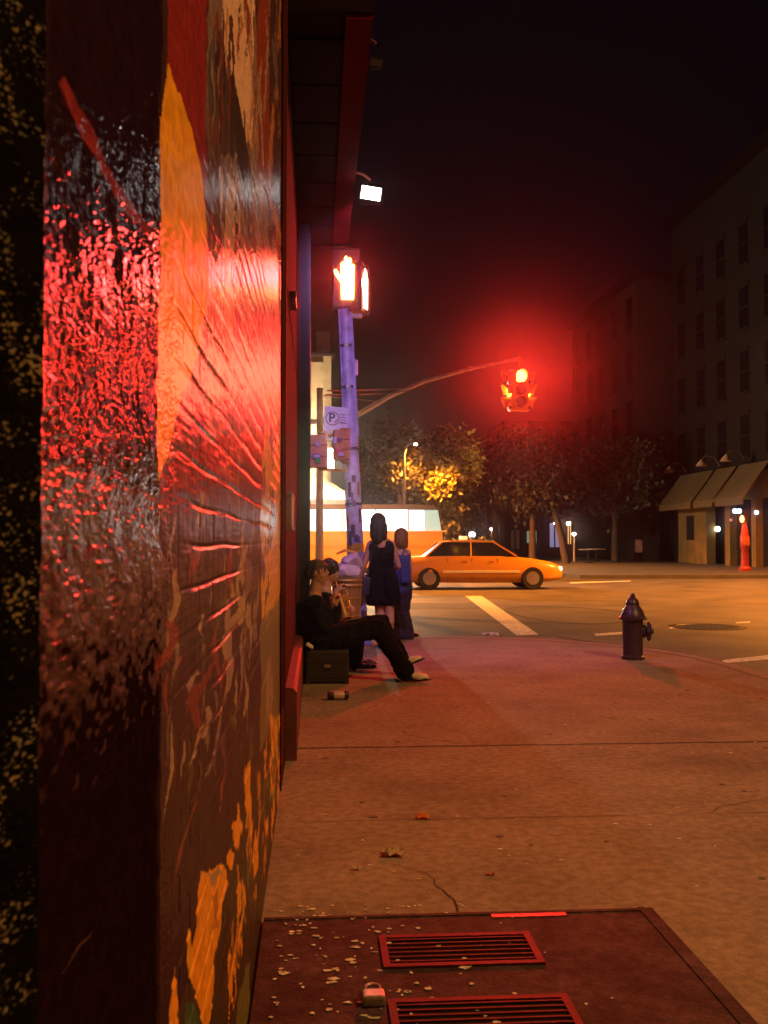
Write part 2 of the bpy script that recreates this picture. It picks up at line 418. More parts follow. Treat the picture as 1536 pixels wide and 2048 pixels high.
    col = np.where(m_[:, :, None], col + .6 * glint_[:, :, None] * (np.array([.58, .44, .20]) * hue_ + np.array([.40, .42, .34]) * (1 - hue_)), col); gl = np.where(m_, glint_ * .5, gl)  # golden lamp glints painted into the colour of the black strip
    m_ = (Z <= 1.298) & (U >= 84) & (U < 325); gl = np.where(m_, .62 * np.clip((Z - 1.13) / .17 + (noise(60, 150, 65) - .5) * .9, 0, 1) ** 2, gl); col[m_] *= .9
    m_ = m_ & (Z > 1.10) & (noise(70, 190, 63) * (.75 + .25 * np.clip((Z - 1.10) / .2, 0, 1)) > .80); gl[m_] = .95; col[m_] = (.20, .03, .04)  # scattered red glints of the signals, painted in as red spots
    # wear: fine mottling
    k = .75 + .5 * noise(60, 80, 21); col *= k[:, :, None]
    # relief: stucco near the camera, painted brick beyond
    def rid(sy, sz, seed): return np.abs(noise(sy, sz, seed) * 2 - 1)
    st_ = np.clip((1.36 - Y) / .10, 0, 1)
    stucco = (noise(105, 300, 31) - .5) * .0011 + (noise(190, 520, 32) - .5) * .0005 + (noise(50, 110, 34) - .5) * .0007 + (noise(22, 40, 33) - .5) * .0022
    zz = (Z - 1.352 + 2.48 + (noise(3, 3, 41) - .5) * .012) / .062; row = np.floor(zz); fz = zz - row
    yy = (Y + (row % 2) * .105) / .21; fy = yy - np.floor(yy)
    dz_ = np.minimum(fz, 1 - fz) * .062; dy_ = np.minimum(fy, 1 - fy) * .21
    mort = np.clip(1 - np.minimum(dz_, dy_) / .006, 0, 1)
    face = noise(5, 17, 44) * .002 + (noise(30, 60, 45) - .5) * .0010 + (noise(12, 160, 46) - .5) * .0006
    brick = face - mort * .0036 * np.clip(noise(3.1, 7.3, 47) * 2.2 - .55, .22, 1)
    disp = stucco * st_ + brick * (1 - st_)
    disp[:, 0] = 0; disp[:, -1] = 0
    near_ = Ds < .45; disp[near_, :] *= 0.0
    V[:, :, 0] += disp
    nC, nR = U.shape
    co = V.reshape(-1, 3); idx = np.arange(nC * nR).reshape(nC, nR)
    f = np.stack([idx[:-1, :-1], idx[1:, :-1], idx[1:, 1:], idx[:-1, 1:]], -1).reshape(-1, 4)
    nv = len(co)
    # back of the slab: four corners and closing strips
    yb0, yb1 = float(Ds[0]), float(Ds[-1])
    ext = [(WX - .4, yb0, -.02), (WX - .4, yb1, -.02), (WX - .4, yb1, ZT), (WX - .4, yb0, ZT)]
    faces = [tuple(int(t) for t in q) for q in f]
    a, b, c, d = idx[0, 0], idx[-1, 0], idx[-1, -1], idx[0, -1]
    faces += [(nv, nv + 3, nv + 2, nv + 1)]
    faces += [tuple([nv + 1, nv + 2] + [int(t) for t in idx[-1, ::-1]])]
    faces += [tuple([nv, ] + [int(t) for t in idx[0, :]] + [nv + 3])]
    faces += [tuple([nv + 3] + [int(t) for t in idx[:, -1]] + [nv + 2]), tuple([nv + 1] + [int(t) for t in idx[::-1, 0]] + [nv])]
    me = bpy.data.meshes.new('painted_wall'); me.from_pydata([tuple(p) for p in co.tolist()] + ext, [], faces)
    me.polygons.foreach_set('use_smooth', [True] * (len(faces) - 5) + [False] * 5)
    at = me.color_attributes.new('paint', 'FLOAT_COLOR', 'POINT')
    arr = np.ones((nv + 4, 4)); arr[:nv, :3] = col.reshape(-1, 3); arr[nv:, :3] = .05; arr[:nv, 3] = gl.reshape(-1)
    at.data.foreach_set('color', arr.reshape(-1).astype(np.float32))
    # material
    m = bpy.data.materials.new('mural_paint'); m.use_nodes = True; t = m.node_tree; bs = t.nodes['Principled BSDF']
    L = t.links.new
    A = t.nodes.new('ShaderNodeAttribute'); A.attribute_name = 'paint'
    tc = t.nodes.new('ShaderNodeTexCoord')
    L(A.outputs['Color'], bs.inputs['Base Color'])
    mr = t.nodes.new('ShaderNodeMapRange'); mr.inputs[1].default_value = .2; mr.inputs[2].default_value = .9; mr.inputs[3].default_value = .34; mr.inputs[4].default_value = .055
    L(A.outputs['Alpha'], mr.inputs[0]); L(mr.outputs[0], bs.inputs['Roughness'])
    # bricks in the wall plane (Y, Z)
    sep = t.nodes.new('ShaderNodeSeparateXYZ'); L(tc.outputs['Object'], sep.inputs[0])
    cmb = t.nodes.new('ShaderNodeCombineXYZ'); L(sep.outputs[1], cmb.inputs[0])
    ad = t.nodes.new('ShaderNodeMath'); ad.operation = 'ADD'; ad.inputs[1].default_value = -1.355 + 0.062 * 40; L(sep.outputs[2], ad.inputs[0]); L(ad.outputs[0], cmb.inputs[1])
    br = t.nodes.new('ShaderNodeTexBrick'); br.inputs['Scale'].default_value = 1.0; br.inputs['Mortar Size'].default_value = .004; br.inputs['Mortar Smooth'].default_value = .6
    br.inputs['Brick Width'].default_value = .21; br.inputs['Row Height'].default_value = .062
    br.inputs['Color1'].default_value = (1, 1, 1, 1); br.inputs['Color2'].default_value = (.9, .9, .9, 1); br.inputs['Mortar'].default_value = (0, 0, 0, 1)
    nd = t.nodes.new('ShaderNodeTexNoise'); nd.inputs['Scale'].default_value = 9; L(tc.outputs['Object'], nd.inputs['Vector'])
    nv_ = t.nodes.new('ShaderNodeVectorMath'); nv_.operation = 'MULTIPLY_ADD'; nv_.inputs[1].default_value = (.012, .012, 0); L(nd.outputs['Color'], nv_.inputs[0]); L(cmb.outputs[0], nv_.inputs[2])
    L(nv_.outputs[0], br.inputs['Vector'])
    n1 = t.nodes.new('ShaderNodeTexNoise'); n1.inputs['Scale'].default_value = 230; n1.inputs['Detail'].default_value = 3; L(tc.outputs['Object'], n1.inputs['Vector'])
    n2 = t.nodes.new('ShaderNodeTexNoise'); n2.inputs['Scale'].default_value = 26; n2.inputs['Detail'].default_value = 5
    mp = t.nodes.new('ShaderNodeMapping'); mp.inputs['Scale'].default_value = (1, 1.0, .45); L(tc.outputs['Object'], mp.inputs[0]); L(mp.outputs[0], n2.inputs['Vector'])
    b1 = t.nodes.new('ShaderNodeBump'); b1.inputs['Distance'].default_value = .0016; b1.inputs['Strength'].default_value = .8; L(br.outputs[0], b1.inputs['Height'])
    b2 = t.nodes.new('ShaderNodeBump'); b2.inputs['Distance'].default_value = .003; L(n2.outputs[0], b2.inputs['Height']); L(b1.outputs[0], b2.inputs['Normal'])
    b3 = t.nodes.new('ShaderNodeBump'); b3.inputs['Distance'].default_value = .0005; L(n1.outputs[0], b3.inputs['Height']); L(b2.outputs[0], b3.inputs['Normal'])
    L(b3.outputs[0], bs.inputs['Normal'])
    ms_ = t.nodes.new('ShaderNodeMapRange'); ms_.inputs[1].default_value = .02; ms_.inputs[2].default_value = .9; ms_.inputs[3].default_value = .0; ms_.inputs[4].default_value = 1.0
    L(A.outputs['Alpha'], ms_.inputs[0]); L(ms_.outputs[0], bs.inputs['Specular IOR Level'])
    bf = t.nodes.new('ShaderNodeMapRange'); bf.inputs[1].default_value = 1.0; bf.inputs[2].default_value = 1.5; bf.inputs[3].default_value = 0; bf.inputs[4].default_value = .3
    L(sep.outputs[1], bf.inputs[0]); L(bf.outputs[0], b1.inputs['Strength'])
    me.materials.append(m)
    o = bpy.data.objects.new('painted_wall', me); C.objects.link(o)
    return tag(o, 'rough brick wall covered in glossy dark, yellow and grey mural paint', 'wall')
mural()

# ------------------------------------------------------------------ shopfront beyond the mural: pier, plinth, post, overhang
M_brown = mat('red_brown_paint', (.035, .009, .009), .9, spec=.12, var=.25, vscale=5, bump=.002, bscale=30)
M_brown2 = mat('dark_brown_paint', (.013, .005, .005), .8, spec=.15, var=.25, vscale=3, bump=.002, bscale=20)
M_black = mat('black_metal', (.015, .013, .014), .35, bump=.0005, bscale=60)
M_plinth = mat('red_plinth', (.15, .04, .038), .6, var=.25, vscale=8, bump=.003, bscale=30)
sf = thing('shopfront', (-0.2, 5.0, 0), 'red brown shopfront with plinth, black post and deep overhang past the mural', 'shopfront')
mb = MB()
mb.b2((-0.6, 5.24, 0), (-0.172, 9.35, 4.25))
for yy in np.arange(5.5, 9.3, .42): mb.b2((-0.172, yy, .45), (-0.168, yy + .385, 1.25))
for zz in np.arange(1.5, 4.2, 1.3): mb.b2((-.172, 5.3, zz), (-.167, 9.3, zz + 1.2))
mb.build('wall', M_brown, sf)
M_trim = mat('trim_metal', (.10, .02, .02), .6, metal=.2, spec=.2)
mb = MB(); mb.b2((-0.168, 9.28, .42), (-0.14, 9.33, 4.24)); mb.build('metal_trim', M_trim, sf)
mb = MB(); mb.b2((-.168, 5.20, 0.44), (-.15, 5.235, 4.24)); mb.build('metal_trim', M_trim, sf)
mb = MB(); mb.prism([(-0.172, 0), (-0.105, 0), (-0.105, .40), (-0.125, .425), (-0.172, .43)], 5.95, 9.36, 'XZ'); mb.build('plinth', M_plinth, sf)
mb = MB(); mb.b2((-.165, 5.5, 1.36), (-.125, 6.25, 1.375)); mb.b2((-.165, 5.5, 1.55), (-.125, 6.25, 1.565)); mb.b2((-.16, 5.52, 1.375), (-.128, 6.2, 1.55), bev=.004); mb.build('meter_box', mat('box_grey', (.26, .2, .19), .5, var=.2, vscale=9), sf)
mb = MB()
mb.b2((-.6, 9.36, 0), (-.062, 9.62, 4.27)); mb.b2((-.6, 9.62, 0), (-.085, 11.8, 4.27)); mb.b2((-.6, 11.8, 0), (-.055, 11.95, 4.27)); mb.b2((-.062, 9.40, .0), (-.045, 9.45, 4.2))
mb.build('post', M_black, sf)
mb = MB(); mb.box((-.148, 6.6, 2.88), (.05, .35, .05), bev=.006); mb.box((-.13, 6.75, 2.9), (.03, .03, .08)); mb.build('bracket', M_black, sf)
mb = MB()
mb.b2((-.6, 5.6, 4.30), (.33, 9.98, 4.75))
for yy in np.arange(5.9, 9.6, .6): mb.b2((-.16, yy, 4.28), (.165, yy + .57, 4.30))
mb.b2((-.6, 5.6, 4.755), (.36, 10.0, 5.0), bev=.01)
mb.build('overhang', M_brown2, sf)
mb = MB(); mb.b2((.17, 5.62, 4.27), (.325, 9.96, 4.299)); mb.build('edge_board', mat('edge_board_red_glow', (.14, .006, .004), .85, var=.2, vscale=3, spec=.08), sf)  # red light of the hand signal is put into the board's colour
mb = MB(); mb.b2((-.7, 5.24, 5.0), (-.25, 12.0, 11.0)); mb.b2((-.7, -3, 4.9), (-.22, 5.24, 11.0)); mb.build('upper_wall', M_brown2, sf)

# floodlight hung from the overhang: the lit white lamp
FL = P(742, 388, 8.2)
def flood(loc, lit, label):
    t = thing('floodlight', loc, label, 'floodlight', 'floodlights under the overhang')
    x, y, z = loc
    mb = MB(); mb.tube([(.30, y + .02, 4.33 if not lit else 4.36), (x - .06, y + .02, z + .17), (x, y + .03, z + .13)], .011); mb.build('arm', mat('arm_red', (.5, .2, .18), .4), t, smooth=True)
    k = 1 if lit else .45
    mb = MB(); mb.box((x, y + .05, z + .02), (.19 * k, .09 * k, .16 * k), rx=R(-18), bev=.012 * k); mb.box((x, y + .11 * k, z + .03), (.12 * k, .06 * k, .10 * k), rx=R(-18), bev=.01 * k); mb.build('housing', M_black, t)
    ml = mat('lamp_glass', (.9, .9, .9), .2, emit=(1, .98, .93), es=6) if lit else mat('dark_glass', (.05, .05, .05), .1)
    mb = MB(); mb.box((x, y - .004 if lit else y + .028, z + .005), (.165 * k, .012, .125 * k), rx=R(-18), ry=R(8), bev=.004); mb.build('lens', ml, t)
    if lit:
        light('flood_beam', 'SPOT', (x, y + .20, z - .06), (.64, .40, 1.0), 300, t, .07, aim=(.25, .95, -.36), cone=R(112), blend=.9)
    return t
flood(tuple(FL), True, 'glaring white floodlight on a short arm above the seated players')
fl2 = P(752, 124, 6.15); flood(tuple(fl2), False, 'unlit dark floodlight on the overhang nearer the mural')

# ================================================================== CELLAR DOOR in the sidewalk
M_steel = mat('cellar_steel', (.045, .026, .030), .78, metal=.15, var=.75, vscale=4, bump=.003, bscale=60, var2=.45, v2=24, stain=.5)
M_redm = mat('red_steel', (.11, .015, .016), .6, metal=.3, var=.4, vscale=14, bump=.001, bscale=60)
cel = thing('cellar_door', (.6, 2.6, 0), 'dark red steel cellar hatch with two barred vents in the sidewalk', 'cellar door')
mb = MB(); x0, x1, y0, y1 = -.17, 1.175, 1.0, 3.455
mb.b2((x0, y0, .0), (x1, 2.452, .018)); mb.b2((x0, 2.46, .0), (x1, y1, .018))
mb.build('door_leaf', M_steel, cel)
mb = MB()
mb.b2((x1 - .05, y0, .018), (x1 - .028, y1, .0215)); mb.b2((x0, y1 - .03, .018), (x1 - .05, y1 - .012, .0215))
mb.build('frame', M_steel, cel)
for hx in (.05, .95):
    mb = MB(); mb.b2((hx, 2.40, .018), (hx + .10, 2.51, .024), bev=.002); mb.tube([(hx, 2.456, .027), (hx + .10, 2.456, .027)], .007, 8); mb.build('hinge', M_steel, cel)
mb = MB(); a = G(985, 1836, .02); b = G(1120, 1836, .02); mb.b2((a.x, 3.395, .018), (b.x + .03, 3.44, .0212)); mb.build('worn_strip', mat('bright_red_strip', (.30, .02, .02), .45, var=.5, vscale=25), cel)
def vent(u0, u1, vt, vb, cels):
    A = G(u0, vt, .02); B = G(u1, vt, .02); Cc = G(u0, vb, .02)
    xa, xb, ya, yb = A.x, B.x, Cc.y, A.y
    mb = MB(); t_ = .022
    mb.b2((xa, yb - t_, .018), (xb, yb, .026)); mb.b2((xa, ya, .018), (xb, ya + t_, .026)); mb.b2((xa, ya + t_, .018), (xa + t_, yb - t_, .026)); mb.b2((xb - t_, ya + t_, .018), (xb, yb - t_, .026))
    fr = mb.build('vent_frame', M_redm, cels)
    mb = MB(); mb.b2((xa + t_, ya + t_, .0181), (xb - t_, yb - t_, .0190)); mb.build('vent_shade_plate', mat('painted_vent_shade', (.004, .004, .004), 1.0), fr)  # flat black plate painting the shade of an opening under the bars
    mb = MB(); n = 6
    for k in range(n):
        y = ya + t_ + (yb - ya - 2 * t_) * (k + .5) / n
        mb.box(((xa + xb) / 2, y, .0235), (xb - xa - 2 * t_, .0085, .005), bev=.0015)
    mb.build('vent_bars', M_redm, fr)
vent(757, 1062, 1874, 1938, cel)
vent(775, 1140, 2002, 2085, cel)
# padlock on the hatch
pc = G(747, 1995, .03)
pad = thing('padlock', (pc.x, pc.y, .018), 'pale steel padlock lying on the red cellar hatch', 'padlock')
M_lock = mat('lock_steel', (.42, .36, .30), .4, metal=.5, var=.2, vscale=60)
mb = MB(); mb.box((pc.x, pc.y - .01, .034), (.062, .055, .030), bev=.008); mb.build('lock_body', M_lock, pad)
mb = MB()
pts = [(pc.x - .02, pc.y + .015, .034), (pc.x - .02, pc.y + .04, .036)] + [(pc.x - .02 * math.cos(a), pc.y + .045 + .02 * math.sin(a), .038) for a in np.linspace(.2, PI - .2, 6)] + [(pc.x + .02, pc.y + .04, .036), (pc.x + .02, pc.y + .015, .034)]
mb.tube(pts, .0048); mb.build('shackle', M_lock, pad, smooth=True)
# crumbs and flakes of paint: stuff nobody could count
mb = MB(); rr = random.Random(5)
for k in range(420):
    if k < 300:
        x = abs(rr.gauss(0, .33)) - .12; y = rr.uniform(1.9, 3.6)
        z = .0195 if (y < 3.45 and x < 1.17) else .002
        if x > 1.6: continue
    else: x = rr.uniform(-.1, 3.2); y = rr.uniform(3.5, 8.5); z = .002
    s_ = rr.uniform(.003, .011) if k < 300 else rr.uniform(.003, .009)
    n = rr.randint(4, 6); ph = rr.random() * 6
    ex_ = rr.uniform(.5, 2.0); ps = [(x + s_ * ex_ * rr.uniform(.35, 1.3) * math.cos(ph + 2 * PI * i / n), y + s_ * rr.uniform(.35, 1.3) * math.sin(ph + 2 * PI * i / n)) for i in range(n)]
    mb.prism(ps, z, z + .0012, 'XY')
tag(mb.build('litter_flakes', mat('pale_flakes', (.75, .68, .58), .8, var=.4, vscale=40)), 'pale crumbs and paint flakes scattered over the hatch and sidewalk', 'litter flakes', kind='stuff')
# gum spots and stains of the sidewalk
mb = MB()
for k in range(60):
    x = rr.uniform(-.1, 4.0); y = rr.uniform(3.6, 11.5); s_ = rr.uniform(.008, .022); n = 9; ph = rr.random() * 6
    ps = [(x + s_ * rr.uniform(.8, 1.2) * math.cos(ph + 2 * PI * i / n), y + s_ * rr.uniform(.8, 1.2) * math.sin(ph + 2 * PI * i / n)) for i in range(n)]
    mb.prism(ps, .0012, .0026, 'XY')
tag(mb.build('gum_spots', mat('old_gum', (.10, .09, .085), .8)), 'dark old chewing gum trodden into the sidewalk', 'gum spots', kind='stuff')

def scrap(u, v, name, label, cat, col, sx, sy, seed, h=.012):
    c = G(u, v, .003); r = random.Random(seed); mb = MB(); nx, ny = 7, 5
    vs = {}
    for i in range(nx):
        for j in range(ny):
            vs[i, j] = mb.bm.verts.new((c.x + (i / (nx - 1) - .5) * sx + r.uniform(-.1, .1) * sx, c.y + (j / (ny - 1) - .5) * sy + r.uniform(-.1, .1) * sy, .004 + r.random() * h))
    for i in range(nx - 1):
        for j in range(ny - 1): mb.bm.faces.new((vs[i, j], vs[i + 1, j], vs[i + 1, j + 1], vs[i, j + 1]))
    ret = bmesh.ops.extrude_face_region(mb.bm, geom=mb.bm.faces[:])
    for e in ret['geom']:
        if isinstance(e, bmesh.types.BMVert): e.co.z += .0015
    return tag(mb.build(name, mat(name + '_mat', col, .8, var=.2, vscale=30)), label, cat)
scrap(786, 1709, 'paper_scrap', 'crumpled pale paper scrap on the sidewalk above the hatch', 'paper scrap', (.45, .33, .24), .085, .07, 1, .022)
scrap(846, 1636, 'dry_leaf', 'small orange dry leaf on a sidewalk joint', 'leaf', (.65, .16, .03), .055, .05, 2, .016)
scrap(712, 1739, 'cigarette_butt', 'white cigarette stub on the sidewalk near the mural', 'cigarette butt', (.6, .55, .5), .035, .018, 3, .01)
scrap(980, 1749, 'candy_wrapper', 'tiny orange wrapper on the sidewalk above the hatch', 'wrapper', (.5, .22, .12), .035, .02, 4, .008)
scrap(1064, 1690, 'gum_lump', 'tiny pale lump of gum on the open sidewalk', 'gum', (.5, .42, .3), .02, .016, 8, .008)
scrap(981, 1272, 'plastic_bag', 'flattened white plastic bag at the kerb by the crosswalk line', 'plastic bag', (.85, .8, .78), .24, .12, 6, .05)

# ================================================================== HYDRANT
HY = G(1266, 1318, 0)
def hydrant():
    x, y = HY.x, HY.y
    t = thing('fire_hydrant', (x, y, 0), 'squat dark fire hydrant near the kerb with a side nozzle', 'fire hydrant')
    M = mat('hydrant_paint', (.055, .03, .045), .38, var=.3, vscale=14, bump=.0015, bscale=50)
    mb = MB(); mb.lathe((x, y, 0), [(.125, 0), (.128, .03), (.110, .045), (.108, .10), (.112, .25), (.112, .42), (.120, .43), (.150, .435), (.152, .455), (.130, .47)], 28)
    mb.build('barrel', M, t, smooth=True)
    mb = MB(); mb.lathe((x, y, 0), [(.128, .47), (.122, .50), (.100, .545), (.078, .575), (.070, .59), (.073, .60), (.066, .625), (.052, .655), (.035, .668), (.034, .675)], 28)
    mb.build('bonnet', M, t, smooth=True)
    mb = MB(); mb.lathe((x, y, 0), [(.030, .675), (.028, .70), (.015, .715)], 5)
    mb.build('operating_nut', M, t)
    for k in range(6):
        a = k * PI / 3 + .3; mb = MB(); mb.lathe((x + .136 * math.cos(a), y + .136 * math.sin(a), .456), [(.012, 0), (.012, .018)], 6); mb.build('bolt', M, t)
    # large nozzle to the right and toward the camera
    d = Vector((.95, -.30, 0)).normalized(); rot = d.to_track_quat('Z', 'Y').to_matrix()
    mb = MB(); mb.lathe((x, y, .305), [(.070, .08), (.072, .13), (.060, .135), (.060, .145), (.088, .150), (.090, .185), (.078, .196), (.030, .200), (.024, .222), (.014, .224)], 20, rot=rot)
    for k in range(8):
        a = k * PI / 4; p = Vector((x, y, .305)) + rot @ Vector((.090 * math.cos(a), .090 * math.sin(a), .167)); mb.ball(p, .014, seg=8)
    mb.build('nozzle', M, t, smooth=True)
    d = Vector((.5, .86, 0)).normalized(); rot = d.to_track_quat('Z', 'Y').to_matrix()
    mb = MB(); mb.lathe((x, y, .54), [(.045, .05), (.045, .115), (.052, .118), (.052, .145), (.020, .150), (.018, .165)], 16, rot=rot)
    mb.build('small_nozzle', M, t, smooth=True)
    mb = MB(); q = [(x + .10 + .012 * math.sin(k), y - .09 - k * .004, .40 - .018 * k) for k in range(8)]; mb.tube(q, .006, 6); mb.build('chain', M, t)
hydrant()

# ================================================================== LEANING SIGNAL POLE with walk signal, P sign
PD = 12.6
pb = P(719, 1290, PD); pt = P(689, 600, PD)
pole = thing('signal_pole', (pb.x, pb.y, 0), 'leaning sticker covered pole carrying the lit pedestrian signal', 'signal pole')
M_pole = mat('pole_violet_cast', (.50, .44, .78), .42, var=.35, vscale=7, bump=.002, bscale=22)  # the floodlight's violet tint is mixed into this base colour
ax = (pt - Vector((pb.x, pb.y, 0)))
mb = MB(); base = Vector((pb.x, pb.y, 0)); q = lambda t: base + ax * t
mb.tube([q(t) for t in (0, .05, .06, .3, .45, .7, 1.0)], [.15, .15, .115, .105, .10, .085, .078], 20); mb.build('shaft', M_pole, pole, smooth=True)
mb = MB(); mb.tube([q(.60) + Vector((.085, -.05, 0)), q(.95) + Vector((.07, -.05, 0))], .022, 8)
mb.tube([q(t) + Vector((-.075, -.03, 0)) for t in (.42, .6, .98)], .016, 8); mb.build('conduit', M_pole, pole, smooth=True)
M_band = mat('steel_band', (.55, .5, .55), .25, metal=.8)
for t_ in (.40, .56, .74, .86, .97): mb = MB(); mb.tube([q(t_), q(t_ + .008)], .094 if t_ > .5 else .105, 20); mb.build('band', M_band, pole)
mb = MB(); hb = q(.80) + Vector((.10, -.03, 0)); mb.box(hb, (.06, .07, .20), bev=.012); mb.build('junction_box', M_pole, pole)
mb = MB(); mb.tube([q(.0), q(.001)], .2, 20); mb.lathe((base.x, base.y, 0), [(.21, 0), (.21, .04), (.16, .10), (.15, .18)], 20); mb.build('base', M_pole, pole, smooth=True)
# flyers and tape
mb = MB(); mb.tube([q(.265), q(.29)], .1085, 22, cap=False); mb.build('tape', mat('yellow_tape', (.75, .4, .04), .5, var=.3, vscale=20), pole)
# orange violet flyers on the shaft
cols = [(.20, .10, .28), (.12, .06, .14), (.55, .35, .5), (.15, .08, .18), (.6, .5, .55), (.3, .12, .16), (.1, .05, .1)]
rs = random.Random(9)
for k in range(16):
    t_ = rs.uniform(.30, .55); a0 = rs.uniform(-2.6, -.6); wd = rs.uniform(.25, .6); rad = .119 - .03 * t_
    mb = MB(); h = rs.uniform(.008, .022); c_ = q(t_); n = 4; rows = []
    for j in range(2):
        rows.append([mb.bm.verts.new(q(t_ + (j * 2 - 1) * h) + Vector((math.cos(a0 + wd * i / n) * rad, math.sin(a0 + wd * i / n) * rad, 0))) for i in range(n + 1)])
    for i in range(n): mb.bm.faces.new((rows[0][i], rows[0][i + 1], rows[1][i + 1], rows[1][i]))
    mb.build('sticker', mat('sticker_%d' % k, cols[k % 7], .6), pole)

# pedestrian signal (two faces: hand lit)
SB = P(694, 560, PD)
ps = thing('pedestrian_signal', tuple(SB), 'glowing orange red hand signal on top of the leaning pole', 'pedestrian signal')
M_house = mat('signal_housing', (.03, .025, .025), .5)
def frame_box(mb, c, w_, h, d, rz, visor):
    Rm = Matrix.Rotation(rz, 3, 'Z'); c = Vector(c)
    mb.box(c + Rm @ Vector((0, d / 2 + .01, 0)), (w_, d, h), rz=rz, bev=.015)
    for sx in (-1, 1): mb.box(c + Rm @ Vector((sx * (w_ / 2 - .008), -visor / 2, 0)), (.012, visor, h), rz=rz)
    mb.box(c + Rm @ Vector((0, -visor / 2, h / 2 - .008)), (w_, visor, .012), rz=rz)
mb = MB(); c1 = P(692, 556, PD - .12)
frame_box(mb, c1, .34, .74, .14, 0.02, .035)
c2_ = P(727, 577, PD + .02); rz2 = R(68)
frame_box(mb, c2_, .36, .62, .14, rz2, .035)
mb.build('housing', M_house, ps)
mb = MB(); mb.box(P(700, 632, PD), (.30, .08, .05), bev=.01); mb.tube([P(690, 600, PD), P(692, 660, PD)], .06, 14); mb.box(P(706, 617, PD - .02), (.10, .06, .05), bev=.01); mb.build('bracket', mat('grey_bracket', (.4, .36, .38), .4), ps)
M_hand = mat('hand_lamp', (.8, .3, .1), .4, emit=(1.0, .20, .03), es=45)
def hand(mb, o, ex, s, depth):
    # open palm: palm, four finger bars, thumb; o centre, ex sideways direction, s scale
    n = ex.cross(Vector((0, 0, 1))).normalized()
    def prism(poly):
        F = [mb.bm.verts.new(o + ex * (x * s) + Vector((0, 0, z * s))) for x, z in poly]; B = [mb.bm.verts.new(o + ex * (x * s) + Vector((0, 0, z * s)) + n * depth) for x, z in poly]
        mb.bm.faces.new(F); mb.bm.faces.new(B[::-1]); k = len(poly)
        for i in range(k): mb.bm.faces.new((F[i], B[i], B[(i + 1) % k], F[(i + 1) % k]))
    prism([(-.20, -.95), (.33, -.95), (.36, -.1), (-.24, -.1)])
    prism([(-.24, -.1), (-.085, -.1), (-.085, .64), (-.15, .70), (-.23, .60)])
    prism([(-.08, -.1), (.06, -.1), (.07, .86), (.0, .95), (-.07, .86)])
    prism([(.068, -.1), (.225, -.1), (.232, .80), (.15, .88), (.08, .80)])
    prism([(.23, -.1), (.35, -.1), (.37, .52), (.31, .6), (.24, .52)])
    prism([(-.24, .05), (-.24, -.22), (-.50, .18), (-.52, .34), (-.42, .36)])
mb = MB(); hand(mb, c1 + Vector((0, -.012, 0)), Vector((1, 0, 0)), .29, .01); mb.build('hand_lamp', M_hand, ps)
Rm = Matrix.Rotation(rz2, 3, 'Z')
mb = MB(); hand(mb, c2_ + Rm @ Vector((0, -.016, 0)), Rm @ Vector((1, 0, 0)), .27, .01); mb.build('hand_lamp', mat('hand_lamp_side', (.8, .3, .3), .4, emit=(1.0, .22, .12), es=22), ps)
light('hand_glow', 'SPOT', c1 + Vector((0, -.07, 0)), (1, .012, .05), 230, ps, .15, aim=(0, -1, 0), cone=R(172), blend=.3)
light('hand_glow', 'SPOT', c2_ + Rm @ Vector((0, -.07, 0)), (1, .014, .05), 30, ps, .15, aim=Rm @ Vector((0, -1, 0)), cone=R(120), blend=.9)

# P sign
M_sign = mat('sign_white', (.66, .60, .80), .4, var=.12, vscale=30)
s0 = P(672, 838, PD - .12)
sg = thing('parking_sign', tuple(s0), 'pale no parking sign with a circled P strapped to the leaning pole', 'parking sign')
mb = MB(); mb.box(s0, (.30, .006, .305), ry=R(3), bev=.0028); mb.build('plate', M_sign, sg)
mb = MB(); mb.box(s0 + Vector((.0, .004, -.215)), (.28, .006, .11), ry=R(3), bev=.0028); mb.build('lower_plate', M_sign, sg)
M_ink = mat('sign_ink', (.04, .03, .12), .5); M_inkr = mat('sign_red', (.22, .02, .05), .5)
mb = MB(); cc = s0 + Vector((-.045, -.006, .005)); n = 28
for i in range(n):
    a, b = 2 * PI * i / n, 2 * PI * (i + 1) / n
    f = lambda t, r: (cc.x + r * math.cos(t), cc.y, cc.z + r * math.sin(t)); mb.quad(f(a, .088), f(b, .088), f(b, .077), f(a, .077))
mb.quad((cc.x + .02, cc.y, cc.z - .05), (cc.x + .03, cc.y, cc.z - .058), (cc.x + .066, cc.y, cc.z - .012), (cc.x + .056, cc.y, cc.z - .006))
mb.build('ring', M_inkr, sg)
fc = bpy.data.curves.new('letter', 'FONT'); fc.body = 'P'; fc.size = .16; fc.extrude = .001; fc.offset = .003; fc.align_x = 'CENTER'; fc.align_y = 'CENTER'
fo = bpy.data.objects.new('letter_curve', fc); C.objects.link(fo)
lme = bpy.data.meshes.new_from_object(fo.evaluated_get(bpy.context.evaluated_depsgraph_get())); bpy.data.objects.remove(fo)
lme.transform(Matrix.Rotation(PI / 2, 4, 'X')); lme.materials.clear(); lme.materials.append(M_ink)
fo = bpy.data.objects.new('letter', lme); C.objects.link(fo)
fo.parent = sg; fo.location = cc + Vector((-.008, -.001, .004)) - s0
mb = MB()
for k in range(4): mb.box(s0 + Vector((.088, -.0045, .055 - k * .035)), (.07 if k < 3 else .09, .002, .007 if k < 3 else .013), ry=R(2))
mb.box(s0 + Vector((-.07, -.0045, -.20)), (.016, .008, .07)); mb.box(s0 + Vector((-.035, -.0045, -.20)), (.016, .008, .07))
mb.build('small_print', M_ink, sg)

